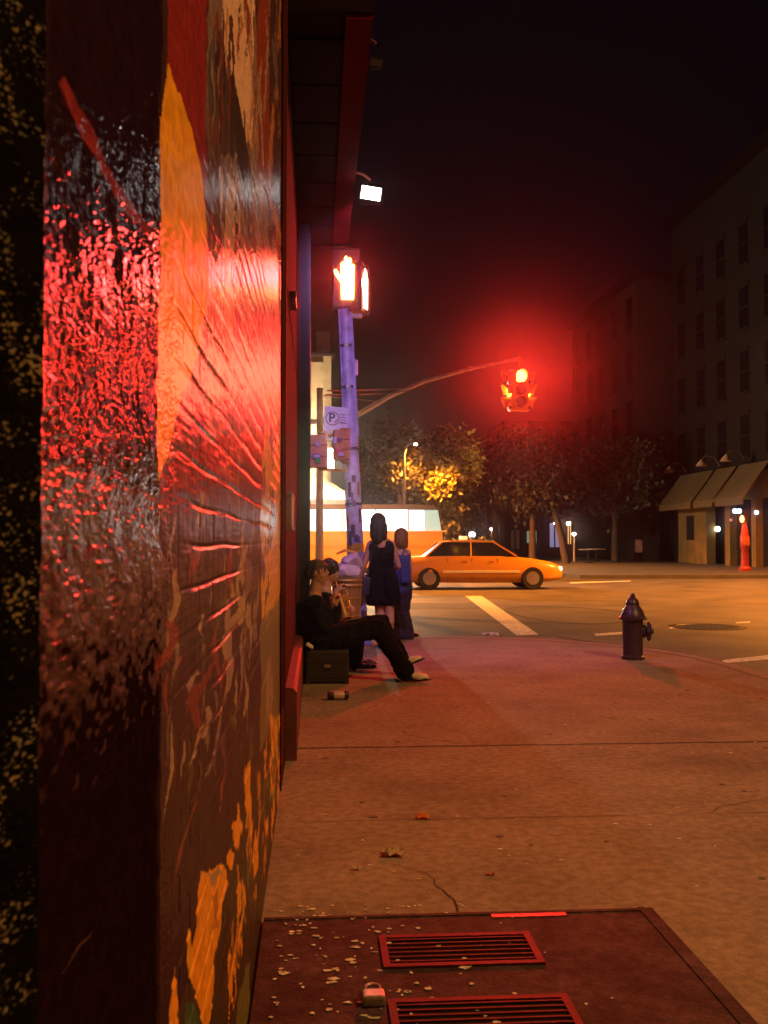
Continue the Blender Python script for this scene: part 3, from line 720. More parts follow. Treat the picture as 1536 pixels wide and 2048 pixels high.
# ================================================================== MAST ARM WITH RED SIGNAL
MD = 25.0
mastb = P(639, 1100, MD)
M_mast = mat('mast_paint', (.80, .62, .50), .45, var=.2, vscale=5)
ms = thing('signal_mast', (mastb.x, MD, 0), 'tall grey signal mast with a long curved arm over the junction', 'signal mast')
mb = MB(); mb.tube([(mastb.x, MD, 0), (mastb.x, MD, 1.2), (mastb.x, MD, 5.1)], [.13, .10, .075], 16); mb.build('shaft', M_mast, ms, smooth=True)
armp = [(640, 872), (676, 850), (715, 830), (780, 792), (850, 762), (940, 738), (1037, 717)]
mb = MB(); mb.tube([P(u, v, MD) for u, v in armp], [.075, .072, .068, .06, .053, .046, .04], 12); mb.tube([P(940, 741, MD), P(941, 733, MD)], .06, 8); mb.build('arm', M_mast, ms, smooth=True)
mb = MB(); mb.tube([(mastb.x, MD, 4.9), P(760, 803, MD)], .012, 6); mb.build('tie_rod', M_mast, ms)

M_yel = mat('signal_yellow', (.70, .36, .03), .4)
M_lensoff = mat('lens_off', (.04, .03, .02), .2)
M_redl = mat('red_lamp', (.8, .1, .05), .3, emit=(1.0, .055, .010), es=60)
tl = P(1038, 720, MD)
ts = thing('traffic_signal', tuple(tl), 'three sided yellow traffic signal glowing red at the end of the arm', 'traffic signal')
def head(mb, lens_mb, red_mb, c, rz, n=3, step=.325, w_=.37, visor=.22, lit=0):
    Rm = Matrix.Rotation(rz, 3, 'Z'); c = Vector(c)
    for k in range(n):
        cc = c + Vector((0, 0, -k * step))
        mb.box(cc + Rm @ Vector((0, .09, 0)), (w_, .18, step - .01), rz=rz, bev=.02)
        # tunnel visor: three quarters of a ring
        N = 14; r_ = .155
        pr = None
        for i in range(N + 1):
            a = -.6 + (PI + 1.2) * i / N
            p0 = cc + Rm @ Vector((r_ * math.cos(a), 0, r_ * math.sin(a))); p1 = cc + Rm @ Vector((r_ * math.cos(a) * 1.03, -visor * (0.55 + .45 * math.sin(max(0, min(PI, a)))), r_ * math.sin(a) * 1.03))
            q0 = cc + Rm @ Vector(((r_ - .008) * math.cos(a), 0, (r_ - .008) * math.sin(a))); q1 = p1 - (p0 - q0)
            vv = [mb.bm.verts.new(t) for t in (p0, p1, q1, q0)]
            if pr:
                for e in range(4): mb.bm.faces.new((pr[e], pr[(e + 1) % 4], vv[(e + 1) % 4], vv[e]))
            pr = vv
        tgt = red_mb if k == lit else MB()
        if k != lit: lens_mb.append(tgt)
        rot = (Rm @ Vector((0, -1, 0))).to_track_quat('Z', 'Y').to_matrix()
        if tgt is not None: tgt.lathe(cc + Rm @ Vector((0, -.002, 0)), [(.152, 0), (.150, .02), (.10, .05), (.0001, .064)], 20, rot=rot)
mb, lm, rm = MB(), [], MB()
hc = P(1038, 755, MD)
head(mb, lm, rm, hc + Vector((0, -.20, 0)), R(4))
hd = mb.build('head', M_yel, ts, smooth=True); [l_.build('lens', M_lensoff, hd, smooth=True) for l_ in lm]; rm.build('red_lens', M_redl, hd, smooth=True)
for sx, rz in ((-1, R(-78)), (1, R(78))):
    mb, lm, rm = MB(), [], MB()
    head(mb, lm, rm, hc + Vector((sx * .24, -.02, -.02)), rz, lit=1)
    hd = mb.build('head', M_yel, ts, smooth=True); [l_.build('lens', M_lensoff, hd, smooth=True) for l_ in lm]; rm.build('amber_lens', mat('amber_lamp', (.8, .4, .05), .3, emit=(1, .42, .03), es=8), hd, smooth=True)
mb = MB(); mb.tube([tl + Vector((0, 0, .05)), hc + Vector((0, 0, .15))], .03, 8); mb.box(hc + Vector((0, .0, .17)), (.5, .3, .03), bev=.008); mb.box(hc + Vector((0, .0, -.84)), (.5, .3, .03), bev=.008); mb.lathe(tl, [(.07, -.04), (.07, .04), (.03, .09)], 10); mb.build('bracket', M_yel, ts)
light('red_beam', 'SPOT', hc + Vector((0, -.46, 0)), (1, .034, .018), 7500, ts, .12, aim=(-.235, -1, -.13), cone=R(46), blend=1)

# signal heads strapped to the mast, seen from behind, with stickers
def back_head(u, v, wpx, hpx, D, label, stick, rz):
    c = P(u, v, D); k = D / FPX; W_, H_ = wpx * k, hpx * k
    t = thing('pole_signal', tuple(c), label, 'traffic signal', 'signal housings bracketed to the leaning pole')
    mb = MB()
    for i in range(3): mb.box(c + Vector((0, 0, H_ / 3 * (1 - i))), (W_, .16, H_ / 3 - .004), rz=rz, bev=.012)
    for i in range(3): mb.box(c + Vector((W_ * .30, -.088, H_ / 3 * (1 - i))), (W_ * .16, .02, H_ / 3 * .9), rz=rz, bev=.004)
    mb.build('housing', mat('signal_orange', (.60, .22, .12), .5, var=.15, vscale=6), t)
    mb = MB(); px_ = P(705, v, PD).x; mb.tube([c + Vector((0, .0, H_ / 2 + .012)), (px_, PD, c.z + H_ / 2 + .03)], .018, 8); mb.build('bracket', mat('bracket_orange', (.5, .17, .05), .5), t); mb = MB(); mb.tube([c + Vector((0, .0, -H_ / 2 - .012)), (px_, PD, c.z - H_ / 2 - .02)], .018, 8); mb.build('bracket', mat('bracket_orange', (.5, .17, .05), .5), t)
    for j, (du, dv, w2, h2, col) in enumerate(stick):
        mb = MB(); p = P(u + du, v + dv, D - .112 - .003 * j); mb.box(p, (w2 * k, .006, h2 * k), rz=0, ry=R((j * 37) % 21 - 10), bev=.002); mb.build('sticker', mat('head_sticker_%d_%d' % (int(u), j), col, .5), t)
back_head(637, 903, 36, 66, 12.36, 'orange signal housing left of the leaning pole with green and violet stickers', [(-1, -15, 10, 9, (.5, .3, .55)), (-5, 9, 18, 10, (.28, .16, .45)), (-3, 9, 10, 3, (.8, .7, .8)), (-1, 18, 10, 9, (.03, .40, .10))], 0)
back_head(683, 890, 32, 60, 12.3, 'orange signal housing touching the leaning pole with red and violet stickers', [(-4, -10, 9, 8, (.18, .06, .16)), (-13, -10, 6, 13, (.6, .4, .7)), (-4, 12, 14, 9, (.65, .02, .08)), (-1, 18, 11, 7, (.6, .4, .7))], R(8))

# overhead cables
mb = MB()
for (a, b) in (((655, 781, 13.5), (905, 741, 40)), ((650, 790, 13.5), (900, 748, 40))):
    A, B = P(*a), P(*b); pts = []
    for i in range(13):
        t = i / 12; p = A.lerp(B, t); p.z -= .25 * math.sin(PI * t); pts.append(p)
    mb.tube(pts, .012, 5)
tag(mb.build('overhead_cable', mat('cable', (.12, .09, .09), .6)), 'pair of thin cables slung across the junction from the pole', 'cable')

# ================================================================== STREET LAMPS (sodium)
def street_lamp(x, y, h, armx, armd, label, power, col=SOD, glow=30, rad=.12, head_s=1.0, cone=138):
    t = thing('street_lamp', (x, y, RZ if abs(x) < 3 and y > 14 else 0), label, 'street lamp', 'street lamps of the junction')
    M = mat('lamp_post', (.04, .035, .03), .5)
    hx, hy = x + armx, y + armd
    mb = MB(); mb.tube([(x, y, 0), (x, y, .5), (x, y, h - .6), (x + armx * .2, y + armd * .2, h - .15), (x + armx * .6, y + armd * .6, h + .05), (hx, hy, h + .08)], [.14, .10, .07, .06, .05, .04], 12); mb.build('post', M, t, smooth=True)
    mb = MB(); mb.ball((hx, hy, h + .06), .28 * head_s, (1.0, 1.0, .45)); mb.build('lamp_head', M, t, smooth=True)
    mb = MB(); mb.ball((hx, hy, h - .03), .17 * head_s, (1.0, 1.0, .7)); mb.build('bulb', mat('bulb_glow', (1, .8, .5), .3, emit=(1, .62, .32) if col[1] < .9 else (1, .95, .9), es=glow), t, smooth=True)
    if power: light('sodium_light', 'SPOT', (hx, hy, h - .22), col, power, t, rad, aim=(0, 0, -1), cone=R(cone), blend=.5)
    return t
LP = 1.0
street_lamp(8.2, 1.5, 8.5, -1.4, .2, 'street lamp on the near kerb beyond the right edge of the view', 2900 * LP, col=(1, .43, .11), cone=150)
street_lamp(17.5, 24.5, 9.0, -1.8, -.4, 'tall sodium street lamp beyond the right edge of the junction', 24000 * LP)
street_lamp(20.2, 38.0, 8.6, -1.6, .6, 'added unseen sodium lamp brightening the cafe from beyond the right edge', 4200 * LP, cone=122)  # unseen lamp added to brighten the cafe front
street_lamp(-3.6, 31.0, 8.6, 2.2, 1.0, 'sodium street lamp hidden behind the shopfront corner', 22000 * LP)
fl = P(831, 887, 52); street_lamp(fl.x - .6, 52, fl.z, .6, 0, 'far street lamp shining white above the trees', 16000 * LP, glow=60, head_s=.6, cone=165)
fl = P(876, 955, 95); street_lamp(fl.x - .8, 95, fl.z, .8, 0, 'very distant street lamp low among the tree crowns', 1500, glow=60, head_s=1.1)

# ================================================================== CORNER BUILDING (left, across the street)
BD = 45.0
M_tan = mat('tan_render', (.26, .19, .11), .8, var=.25, vscale=1.2, bump=.01, bscale=8)
xr = P(662, 1080, BD).x
cb = thing('corner_building', (xr - 3, BD, 0), 'tan corner building with lit shop awning across the street', 'building')
zt = P(640, 712, BD).z
mb = MB(); mb.b2((-12, BD, 0), (xr, BD + 16, zt)); mb.b2((xr - .9, BD - .12, 3.0), (xr - .35, BD, zt - .3)); mb.build('wall', M_tan, cb)
mb = MB(); mb.b2((-12.1, BD - .25, zt), (xr + .15, BD + 16.1, zt + .12)); mb.b2((-12.1, BD - .18, zt - 3.1), (xr + .06, BD - .003, zt - 2.95)); mb.build('cornice', M_brown2, cb)
mb = MB(); a = P(633, 664, BD + .6); mb.b2((a.x, BD + .5, zt + .12), (P(661, 664, BD).x, BD + 2, a.z)); mb.build('rooftop_box', mat('roof_box', (.30, .22, .26), .7, var=.2, vscale=3), cb)
mb = MB(); a = P(622, 560, BD + 4); mb.b2((-8, BD + 4, zt + .1), (P(666, 560, BD + 4).x, BD + 12, a.z)); mb.build('upper_storey', mat('upper_brick', (.10, .05, .045), .8), cb)
# awning with ribs: half cone at the corner, lit from above
za, zb = P(640, 946, BD).z, P(640, 1002, BD).z
ap = Vector((xr - 1.0, BD - .1, za + .25)); N = 14
mb = MB(); ring = []
for i in range(N + 1):
    a = -PI * .98 * i / N + .02
    ring.append(Vector((ap.x + 1.0 + 1.15 * math.cos(a) - .9 * (i / N), ap.y + 1.6 * math.sin(a), zb)))
v0 = mb.bm.verts.new(ap); vs = [mb.bm.verts.new(p) for p in ring]; vl = [mb.bm.verts.new(p - Vector((0, 0, .22))) for p in ring]
for i in range(N): mb.bm.faces.new((v0, vs[i], vs[i + 1])); mb.bm.faces.new((vs[i], vl[i], vl[i + 1], vs[i + 1]))
aw = mb.build('awning', mat('awning_canvas', (.75, .68, .52), .7), cb)
mb = MB()
for p in ring[::1]: mb.tube([ap + Vector((0, 0, .02)), p + Vector((0, 0, .02))], .028, 5)
mb.build('awning_ribs', mat('awning_rib', (.35, .22, .10), .6), aw)
mb = MB(); mb.b2((-6, BD - 1.0, zb - .02), (xr - 1.2, BD - .02, zb + .05)); mb.b2((-6, BD - 1.0, zb - .3), (xr - 1.2, BD - .95, zb - .02)); mb.build('shop_awning', mat('awning_canvas_orange', (.6, .3, .06), .7), cb)
mb = MB(); mb.b2((-8, BD - .03, .9), (xr - .5, BD - .01, zb - .4)); mb.build('shop_window', mat('shop_glow', (.5, .3, .1), .3, emit=(1, .36, .05), es=1.2), cb)
lb = P(662, 918, BD - 1.2)
t = thing('wall_lamp', tuple(lb), 'bright white tube lamp above the corner awning', 'lamp')
mb = MB(); mb.tube([lb + Vector((0, 0, -.42)), lb + Vector((0, 0, .42))], .14, 12); mb.build('tube', mat('tube_white', (1, .95, .85), .3, emit=(1, .85, .6), es=12), t, smooth=True)
mb = MB(); mb.tube([lb + Vector((0, 0, .5)), lb + Vector((0, 1.25, .55))], .03, 6); mb.box(lb + Vector((0, .05, .48)), (.3, .3, .08), bev=.02); mb.build('bracket', M_black, t)
light('lamp_light', 'POINT', lb + Vector((0, -.35, -.1)), (1, .80, .50), 7000, t, .2)
yb_ = P(655, 1012, BD - 1.4)
t = thing('lantern', tuple(yb_), 'yellow glowing lantern under the corner awning', 'lantern')
mb = MB(); mb.lathe(yb_, [(.10, -.30), (.22, -.25), (.26, 0), (.12, .32), (.05, .42)], 12); mb.build('glass', mat('lantern_glow', (1, .7, .2), .3, emit=(1, .62, .10), es=7), t, smooth=True)
mb = MB(); mb.tube([yb_ + Vector((0, 0, .40)), yb_ + Vector((0, .5, .66))], .02, 6); mb.build('hook', M_black, t)

# ================================================================== BUS
BY = 39.2
def bus():
    xe = P(880, 1080, BY).x; xs = xe - 11.6; W_ = 2.5; z0 = RZ + .35
    zw0, zw1 = P(800, 1061, BY).z, P(800, 1020, BY).z
    t = thing('city_bus', ((xe + xs) / 2, BY, RZ), 'city bus, its white body coloured as in sodium light, with a bright lit window band crossing behind the women', 'bus')
    Mw = mat('bus_sodium_cast', (.60, .33, .10), .35, var=.06, vscale=.6)  # orange sodium light on a white body, put into the colour
    mb = MB()
    mb.prism([(xs, z0), (xe - .05, z0), (xe + .12, z0 + .25), (xe + .10, zw0 - .05), (xs, zw0 - .05)], BY, BY + W_); mb.build('body', Mw, t)
    mb = MB(); mb.prism([(xs, zw1 + .03), (xe - .10, zw1 + .03), (xe - .25, zw1 + .16), (xe - .8, zw1 + .22), (xs, zw1 + .22)], BY + .01, BY + W_ - .01); mb.build('roof', mat('bus_roof', (.10, .10, .11), .5), t)
    mb = MB(); mb.prism([(xs, zw0 - .05), (xe + .28, zw0 - .05), (xe + .28, zw0 - .005), (xs, zw0 - .005)], BY - .03, BY + W_ + .03); mb.build('window_ledge', mat('bus_ledge', (.75, .70, .66), .3), t)
    Mg = mat('bus_window_glow', (.9, .95, 1), .3, emit=(.86, .96, 1.0), es=3.4)
    Mt = mat('bus_window_teal', (.3, .6, .7), .3, emit=(.10, .34, .42), es=1.1)
    n = 8; L = xe - 1.25 - xs
    for k in range(n):
        a = xs + L * k / n + .015; b = xs + L * (k + 1) / n - .015
        mb = MB(); mb.prism([(a, zw0), (b, zw0), (b, zw1), (a, zw1)], BY + .02, BY + W_ - .02); mb.build('side_window', Mg, t)
    mb = MB(); mb.prism([(xe - 1.22, zw0), (xe - .62, zw0), (xe - .64, zw1), (xe - 1.22, zw1)], BY + .02, BY + W_ - .02); mb.build('front_window', mat('bus_window_pale', (.6, .8, .9), .3, emit=(.5, .80, .92), es=1.5), t)
    mb = MB(); mb.prism([(xe - .60, zw0), (xe + .06, zw0), (xe - .08, zw1), (xe - .62, zw1)], BY + .03, BY + W_ - .03); mb.build('windshield', Mt, t)
    mb = MB()
    for k in range(n + 1): a = xs + L * k / n; mb.b2((a - .03, BY + .012, zw0), (a + .03, BY + W_ - .03, zw1))
    mb.b2((xs, BY + .1, zw1), (xe - .3, BY + W_ - .1, zw1 + .03)); mb.build('pillars', mat('bus_pillar', (.5, .5, .5), .4), t)
    mb = MB(); mb.b2((xs, BY - .006, .95), (xe + .05, BY - .001, 1.1)); mb.build('stripe', mat('bus_stripe', (.5, .25, .06), .4), t)
    for wx in (xe - 2.6, xs + 3.0):
        for yy in (BY - .01, BY + W_ - .27):
            mb = MB(); mb.lathe((wx, yy + .28, RZ + .48), [(.30, 0), (.46, .0), (.48, .05), (.48, .23), (.44, .28), (.25, .26)], 24, rot=Vector((0, -1, 0)).to_track_quat('Z', 'Y').to_matrix())
            wh = mb.build('wheel', mat('tyre', (.02, .02, .02), .8), t, smooth=True)
            mb = MB(); mb.lathe((wx, yy - .002, RZ + .48), [(.24, 0), (.22, .01), (.1, .03)], 16, rot=Vector((0, -1, 0)).to_track_quat('Z', 'Y').to_matrix()); mb.build('rim', mat('rim', (.4, .38, .36), .3, metal=.6), wh, smooth=True)
    mb = MB(); mb.box((xe + .11, BY + .3, RZ + .75), (.06, .3, .18), bev=.02); mb.box((xe + .11, BY + W_ - .3, RZ + .75), (.06, .3, .18), bev=.02); mb.build('headlight', mat('bus_headlight', (.8, .8, .8), .2, emit=(1, .9, .7), es=2), t)
bus()

# ================================================================== TAXI
TY = 28.6
def car(xf, y0, label, bodycol, L=4.85, W_=1.85, rz=0, sign=True, group=None):
    t = thing('taxi' if sign else 'parked_car', (xf - L / 2, y0 + W_ / 2, RZ), label, 'taxi' if sign else 'car', group)
    Mb = mat('car_paint', bodycol, .28, spec=.6); z = RZ; x = xf - L
    # sections along the length: (x, half width, z bottom, z belt)
    def X(a): return x + a * L
    prof = [(0.0, .30, .62, .80), (.012, .24, .84, .86), (.05, .21, .92, .90), (.20, .20, .96, .925), (.40, .19, .97, .925), (.62, .19, .96, .925), (.80, .20, .90, .91), (.92, .22, .80, .88), (.985, .28, .68, .80), (1.0, .34, .58, .72)]
    mb = MB(); rings = []
    for (a, zb_, zt_, hw) in prof:
        cy = y0 + W_ / 2; r = []
        for (f, g_) in ((0, .82), (.18, .97), (.5, 1.0), (.85, .97), (1.0, .86)):
            r.append((cy - hw * g_ * W_ / 1.85, z + zb_ + (zt_ - zb_) * f))
        pts = r + [(2 * cy - p[0], p[1]) for p in r[::-1]]
        rings.append([mb.bm.verts.new((X(a), p[0], p[1])) for p in pts])
    for i in range(len(rings) - 1):
        n = len(rings[0])
        for k in range(n): mb.bm.faces.new((rings[i][k], rings[i][(k + 1) % n], rings[i + 1][(k + 1) % n], rings[i + 1][k]))
    mb.bm.faces.new(rings[0]); mb.bm.faces.new(rings[-1])
    body = mb.build('body', Mb, t, smooth=True)
    # greenhouse: glass hull and a painted roof with pillars
    cy = y0 + W_ / 2
    gh = [(.17, .95), (.275, 1.36), (.33, 1.40), (.50, 1.42), (.58, 1.38), (.72, .94)]
    mb = MB(); A = []; B = []
    for a, zz in gh:
        k = .80 if zz < 1 else .62
        A.append(mb.bm.verts.new((X(a), cy - k, z + zz))); B.append(mb.bm.verts.new((X(a), cy + k, z + zz)))
    mb.bm.faces.new(A); mb.bm.faces.new(B[::-1])
    for i in range(len(gh)): j = (i + 1) % len(gh); mb.bm.faces.new((A[i], B[i], B[j], A[j]))
    mb.build('windows', mat('car_glass', (.02, .02, .02), .08, spec=.8), t)
    mb = MB()
    mb.prism([(X(.27), z + 1.365), (X(.33), z + 1.41), (X(.50), z + 1.43), (X(.585), z + 1.385), (X(.575), z + 1.36), (X(.33), z + 1.37)], cy - .645, cy + .645)
    for s in (-1, 1):
        for (a0, a1) in ((.17, .275), (.44, .445), (.72, .58)):
            mb.tube([(X(a0), cy + s * .81, z + .95), (X(a1), cy + s * .635, z + 1.38)], .028, 6)
    mb.build('roof', Mb, t)
    for wx in (.19, .81):
        for s in (-1, 1):
            rot = Vector((0, s, 0)).to_track_quat('Z', 'Y').to_matrix(); c = (X(wx), cy + s * (W_ / 2 - .20), z + .325)
            mb = MB(); mb.lathe(c, [(.2, 0), (.325, .0), (.33, .04), (.33, .17), (.30, .205), (.20, .19)], 22, rot=rot)
            wh = mb.build('wheel', mat('tyre', (.02, .02, .02), .8), t, smooth=True)
            mb = MB(); mb.lathe((c[0], c[1] + s * .185, c[2]), [(.20, 0), (.19, .02), (.05, .03)], 16, rot=rot); mb.build('rim', mat('rim', (.45, .42, .4), .3, metal=.6), wh, smooth=True)
    cyn = y0 - .012
    mb = MB(); mb.box((X(.5), y0 + .005, z + .52), (L * .46, .03, .075), bev=.008); mb.build('side_light_streak', mat('painted_streak', (.90, .85, .62), .25), t)  # pale bar standing in for a streak of light along the side
    for a in (.30, .445, .60): mb = MB(); mb.b2((X(a) - .006, y0 + .02, z + .30), (X(a) + .006, y0 + .055, z + .90)); mb.build('door_seam', M_black, t)
    for a in (.40, .56): mb = MB(); mb.box((X(a), y0 - .004, z + .80), (.14, .012, .022), bev=.003); mb.build('door_handle', M_black, t)
    for s in (-1, 1):
        mb = MB(); mb.box((X(.985), cy + s * .62, z + .60), (.10, .34, .12), bev=.02); mb.build('headlight', mat('headlight', (1, .9, .7), .2, emit=(1, .75, .35), es=5 if sign else 0), t)
        mb = MB(); mb.box((X(.010), cy + s * .66, z + .70), (.06, .30, .14), bev=.02); mb.build('tail_light', mat('tail_light', (.4, .02, .02), .2, emit=(1, .05, .02), es=1.5 if sign else 0), t)
    if sign:
        mb = MB(); mb.box((X(.42), cy, z + 1.49), (.18, .55, .11), bev=.025); mb.build('roof_sign', mat('roof_sign', (.9, .7, .3), .4, emit=(1, .7, .3), es=1.0), t)
    return t
car(P(1128, 1080, TY).x, TY, 'yellow taxi driving across the junction with a light streak painted along its side', (.80, .36, .015))

# ================================================================== RIGHT-HAND CAFE WITH AWNINGS, x = 21
FX = 21.0
def YX(u, x=FX): r = ray(u, 1080); return x / r.x * r.y          # street distance at which the plane x shows at u
def ZV(v, D): return P(900, v, D).z
M_cafe = mat('cafe_tan', (.27, .16, .045), .8, var=.2, vscale=1.0)
M_aw = mat('awning_tan', (.15, .09, .035), .8, var=.15, vscale=1.0)
M_void = mat('dark_interior', (.012, .008, .012), .6)
cf = thing('cafe_building', (FX, 52, 0), 'tan cafe front with sloping awnings and tall openings across the avenue', 'cafe')
ya, yb = YX(1357), YX(1400)
y3 = [YX(u) for u in (1357, 1413, 1418, 1450, 1460, 1503, 1512, 1560)]
H1 = 3.3
mb = MB()
mb.b2((FX, y3[1], 0), (FX + .5, y3[0], 4.1))
mb.b2((FX, y3[4], 0), (FX + .35, y3[3], H1)); mb.b2((FX, y3[6], 0), (FX + .35, y3[5], H1)); mb.b2((FX, 40, 0), (FX + .35, 40.5, H1))
mb.b2((FX + .02, 40.5, H1), (FX + .5, y3[1], H1 + 1.3))
mb.build('wall', M_cafe, cf)
mb = MB(); yw = YX(1381); mb.b2((FX - .02, yw - .55, 1.9 - .6), (FX + .01, yw + .55, 1.9 + .75)); mb.build('slot_window', M_void, cf)
mb = MB(); mb.b2((FX + 2.2, 40, 0), (FX + 2.4, y3[1], H1)); mb.build('back_wall', mat('cafe_inside', (.05, .03, .05), .8, var=.5, vscale=1), cf)
edges = [YX(1360), YX(1432), YX(1478), YX(1545)]
for i in range(3):
    a, b = edges[i + 1] + .22, edges[i] - .22
    mb = MB()
    zt_, zb2 = 5.0, 3.25
    p = [(FX - .02, zt_), (FX - .02, zt_ - .06), (FX - 1.25, zb2), (FX - 1.25, zb2 - .30), (FX - 1.30, zb2 - .30), (FX - 1.30, zb2 + .05)]
    mb.prism(p, a, b, 'XZ'); mb.build('awning', M_aw, cf)
mb = MB(); mb.b2((FX + .4, 40, 4.6), (FX + .9, y3[0], 5.1)); mb.build('parapet', M_brown2, cf)
for (u, lab) in ((1360, 'left'), (1426, 'middle'), (1477, 'right')):
    y = YX(u)
    t = thing('gooseneck_lamp', (FX, y, 5.0), {'left': 'unlit gooseneck lamp at the far end of the cafe awnings', 'middle': 'unlit gooseneck lamp between the first and second awning', 'right': 'unlit gooseneck lamp between the second and third awning'}[lab], 'lamp', 'gooseneck lamps over the cafe awnings')
    mb = MB(); mb.tube([(FX + .4, y, 5.2), (FX + .1, y, 5.7), (FX - .4, y, 5.75), (FX - .6, y, 5.5)], .03, 6); mb.build('stem', M_aw, t, smooth=True)
    mb = MB(); mb.lathe((FX - .6, y, 5.2), [(.30, 0), (.22, .15), (.06, .32), (.05, .36)], 12); mb.build('shade', mat('lamp_shade_tan', (.6, .35, .2), .5), t, smooth=True)
def bulb(u, v, D, r, col, es, label, name='glow_lamp', cat='lamp', wide=1.0, group='small lit lamps in the cafe'):
    c = P(u, v, D); t = thing(name, tuple(c), label, cat, group)
    mb = MB(); mb.ball(c, r, (wide, 1, 1)); mb.build('globe', mat('globe_glow', (.8, .8, .8), .3, emit=col, es=es), t, smooth=True)
    mb = MB(); mb.lathe(c + Vector((0, 0, r * .85)), [(r * .5, 0), (r * .45, r * .5), (.02, r * .7), (.015, r * 2.2)], 10); mb.build('cap', M_black, t, smooth=True)
    return t
bulb(1470, 1022, 47.8, .12, (.35, .75, 1.0), 9, 'blue white lamp left of its twin under the middle awning')
bulb(1478, 1022, 47.5, .12, (.35, .75, 1.0), 9, 'blue white lamp right of its twin under the middle awning')
bulb(1513, 1025, 45.2, .10, (.25, .6, 1.0), 9, 'blue lamp under the rightmost awning')
bulb(1435, 1058, 52.3, .15, (.85, .95, .85), 7, 'white globe lamp low in the first cafe opening')
bulb(1426, 1038, 53.0, .13, (1, .03, .03), 1.6, 'dull red lamp in the first cafe opening')
bulb(1462, 1040, 49.0, .08, (1, .03, .05), .6, 'faint red lamp in the second cafe opening')
# fire alarm post
ab = G(1490, 1142, 0)
al = thing('alarm_post', (ab.x, ab.y, 0), 'red alarm call post with a glowing orange lamp before the cafe', 'alarm post')
Mred = mat('alarm_red', (.70, .06, .03), .4, var=.2, vscale=5)
k_ = ab.y / FPX
mb = MB(); mb.lathe((ab.x, ab.y, 0), [(.25, 0), (.25, .12), (.17, .2), (.15, .9), (.16, .95), (.19, 1.0), (.19, 1.45), (.16, 1.5), (.10, 1.95)], 12); mb.build('post', Mred, al, smooth=True)
mb = MB(); mb.box((ab.x, ab.y - .2, 1.25), (.24, .06, .38), bev=.02); mb.build('call_box', mat('alarm_face', (.8, .25, .05), .4), al)
lp_ = P(1484, 1038, ab.y - .05)
mb = MB(); mb.ball((lp_.x, lp_.y, lp_.z), .11, (.8, .8, 1.35)); mb.build('lamp', mat('alarm_lamp', (1, .4, .2), .3, emit=(1, .22, .05), es=14), al, smooth=True)
light('alarm_light', 'POINT', (lp_.x - .15, lp_.y - .55, lp_.z - .1), (1, .10, .03), 30, al, .1)

# tall brick facade above the cafe
M_fac = mat('facade_brick', (.009, .0045, .0045), .9, var=.3, vscale=.8)
M_win = mat('facade_window', (.010, .008, .012), .25)
def facade_x(x, ya_, yb_2, h, label, floors, cols_, m, wz0=5.6, pitch=3.3):
    t = thing('apartment_building', (x, (ya_ + yb_2) / 2, 0), label, 'building')
    mb = MB(); mb.b2((x, ya_, 0), (x + 10, yb_2, h)); mb.build('wall', m, t)
    mb = MB(); mb.b2((x - .45, ya_, h), (x + 10, yb_2, h + .5)); mb.build('cornice', M_brown2, t)
    for i in range(cols_):
        y = ya_ + (yb_2 - ya_) * (i + .5) / cols_
        for f in range(floors):
            z = wz0 + f * pitch
            mb = MB(); mb.b2((x - .02, y - .55, z), (x + .02, y + .55, z + 2.1)); wn = mb.build('window', M_win, t)
            mb = MB(); mb.b2((x - .14, y - .68, z - .14), (x - .021, y + .68, z)); mb.build('sill', m, wn); mb = MB(); mb.b2((x - .10, y - .68, z + 2.1), (x - .021, y + .68, z + 2.28)); mb.build('lintel', m, wn); mb = MB(); mb.b2((x - .05, y - .55, z + 1.02), (x - .021, y + .55, z + 1.09)); mb.build('sash', m, wn)
    return t
facade_x(22.0, 39.5, 60.0, 20.5, 'tall brown brick apartment house above the cafe awnings', 4, 7, M_fac)
facade_x(19.9, 60.4, 76.0, 17.5, 'darker brick building beyond the cafe, far side of the avenue', 4, 5, mat('facade_brick_dark', (.018, .008, .008), .9, var=.3, vscale=.8), wz0=4.6)

# shops at the end, facing the camera
SD = 76.0
sx0, sx1 = P(1010, 1080, SD).x, P(1345, 1080, SD).x
sh = thing('shop_row', ((sx0 + sx1) / 2, SD, 0), 'dark two storey shop row behind the trees', 'building')
mb = MB(); mb.b2((sx0, SD, 0), (sx1 - .1, SD + 8, 10.5)); mb.build('wall', mat('shop_brick', (.13, .06, .055), .9, var=.3, vscale=.6), sh)
mb = MB(); mb.b2((sx0, SD - .5, 3.6), (sx1 - .1, SD - .003, 3.85)); mb.build('fascia', M_brown2, sh)
def lit(u0, v0, u1, v1, col, es, nm='window'):
    a = P(u0, v1, SD - .06); b = P(u1, v0, SD - .06)
    mb = MB(); mb.b2((a.x, SD - .08, max(a.z, .05)), (b.x, SD - .02, b.z)); w_ = mb.build(nm, mat('lit_' + nm, (.4, .35, .3), .4, emit=col, es=es), sh)
    mb = MB()
    for x in (a.x, (a.x + b.x) / 2, b.x): mb.b2((x - .05, SD - .12, max(a.z, .05)), (x + .05, SD - .081, b.z))
    mb.b2((a.x, SD - .13, b.z), (b.x, SD - .02, b.z + .1)); mb.build('frame', M_brown2, w_)
lit(1052, 1062, 1074, 1086, (.45, .62, .42), .35)
lit(1098, 1046, 1120, 1094, (.40, .33, .60), .55)
lit(1134, 1042, 1143, 1088, (1, .45, .10), 1.3, 'door')
for (u0, u1, v0) in ((1020, 1040, 1060), (1160, 1180, 1040), (1190, 1205, 1045), (1215, 1235, 1050), (1244, 1250, 1038), (1262, 1285, 1050), (1300, 1335, 1040)):
    lit(u0, v0, u1, 1098, (.30, .12, .08), .06)
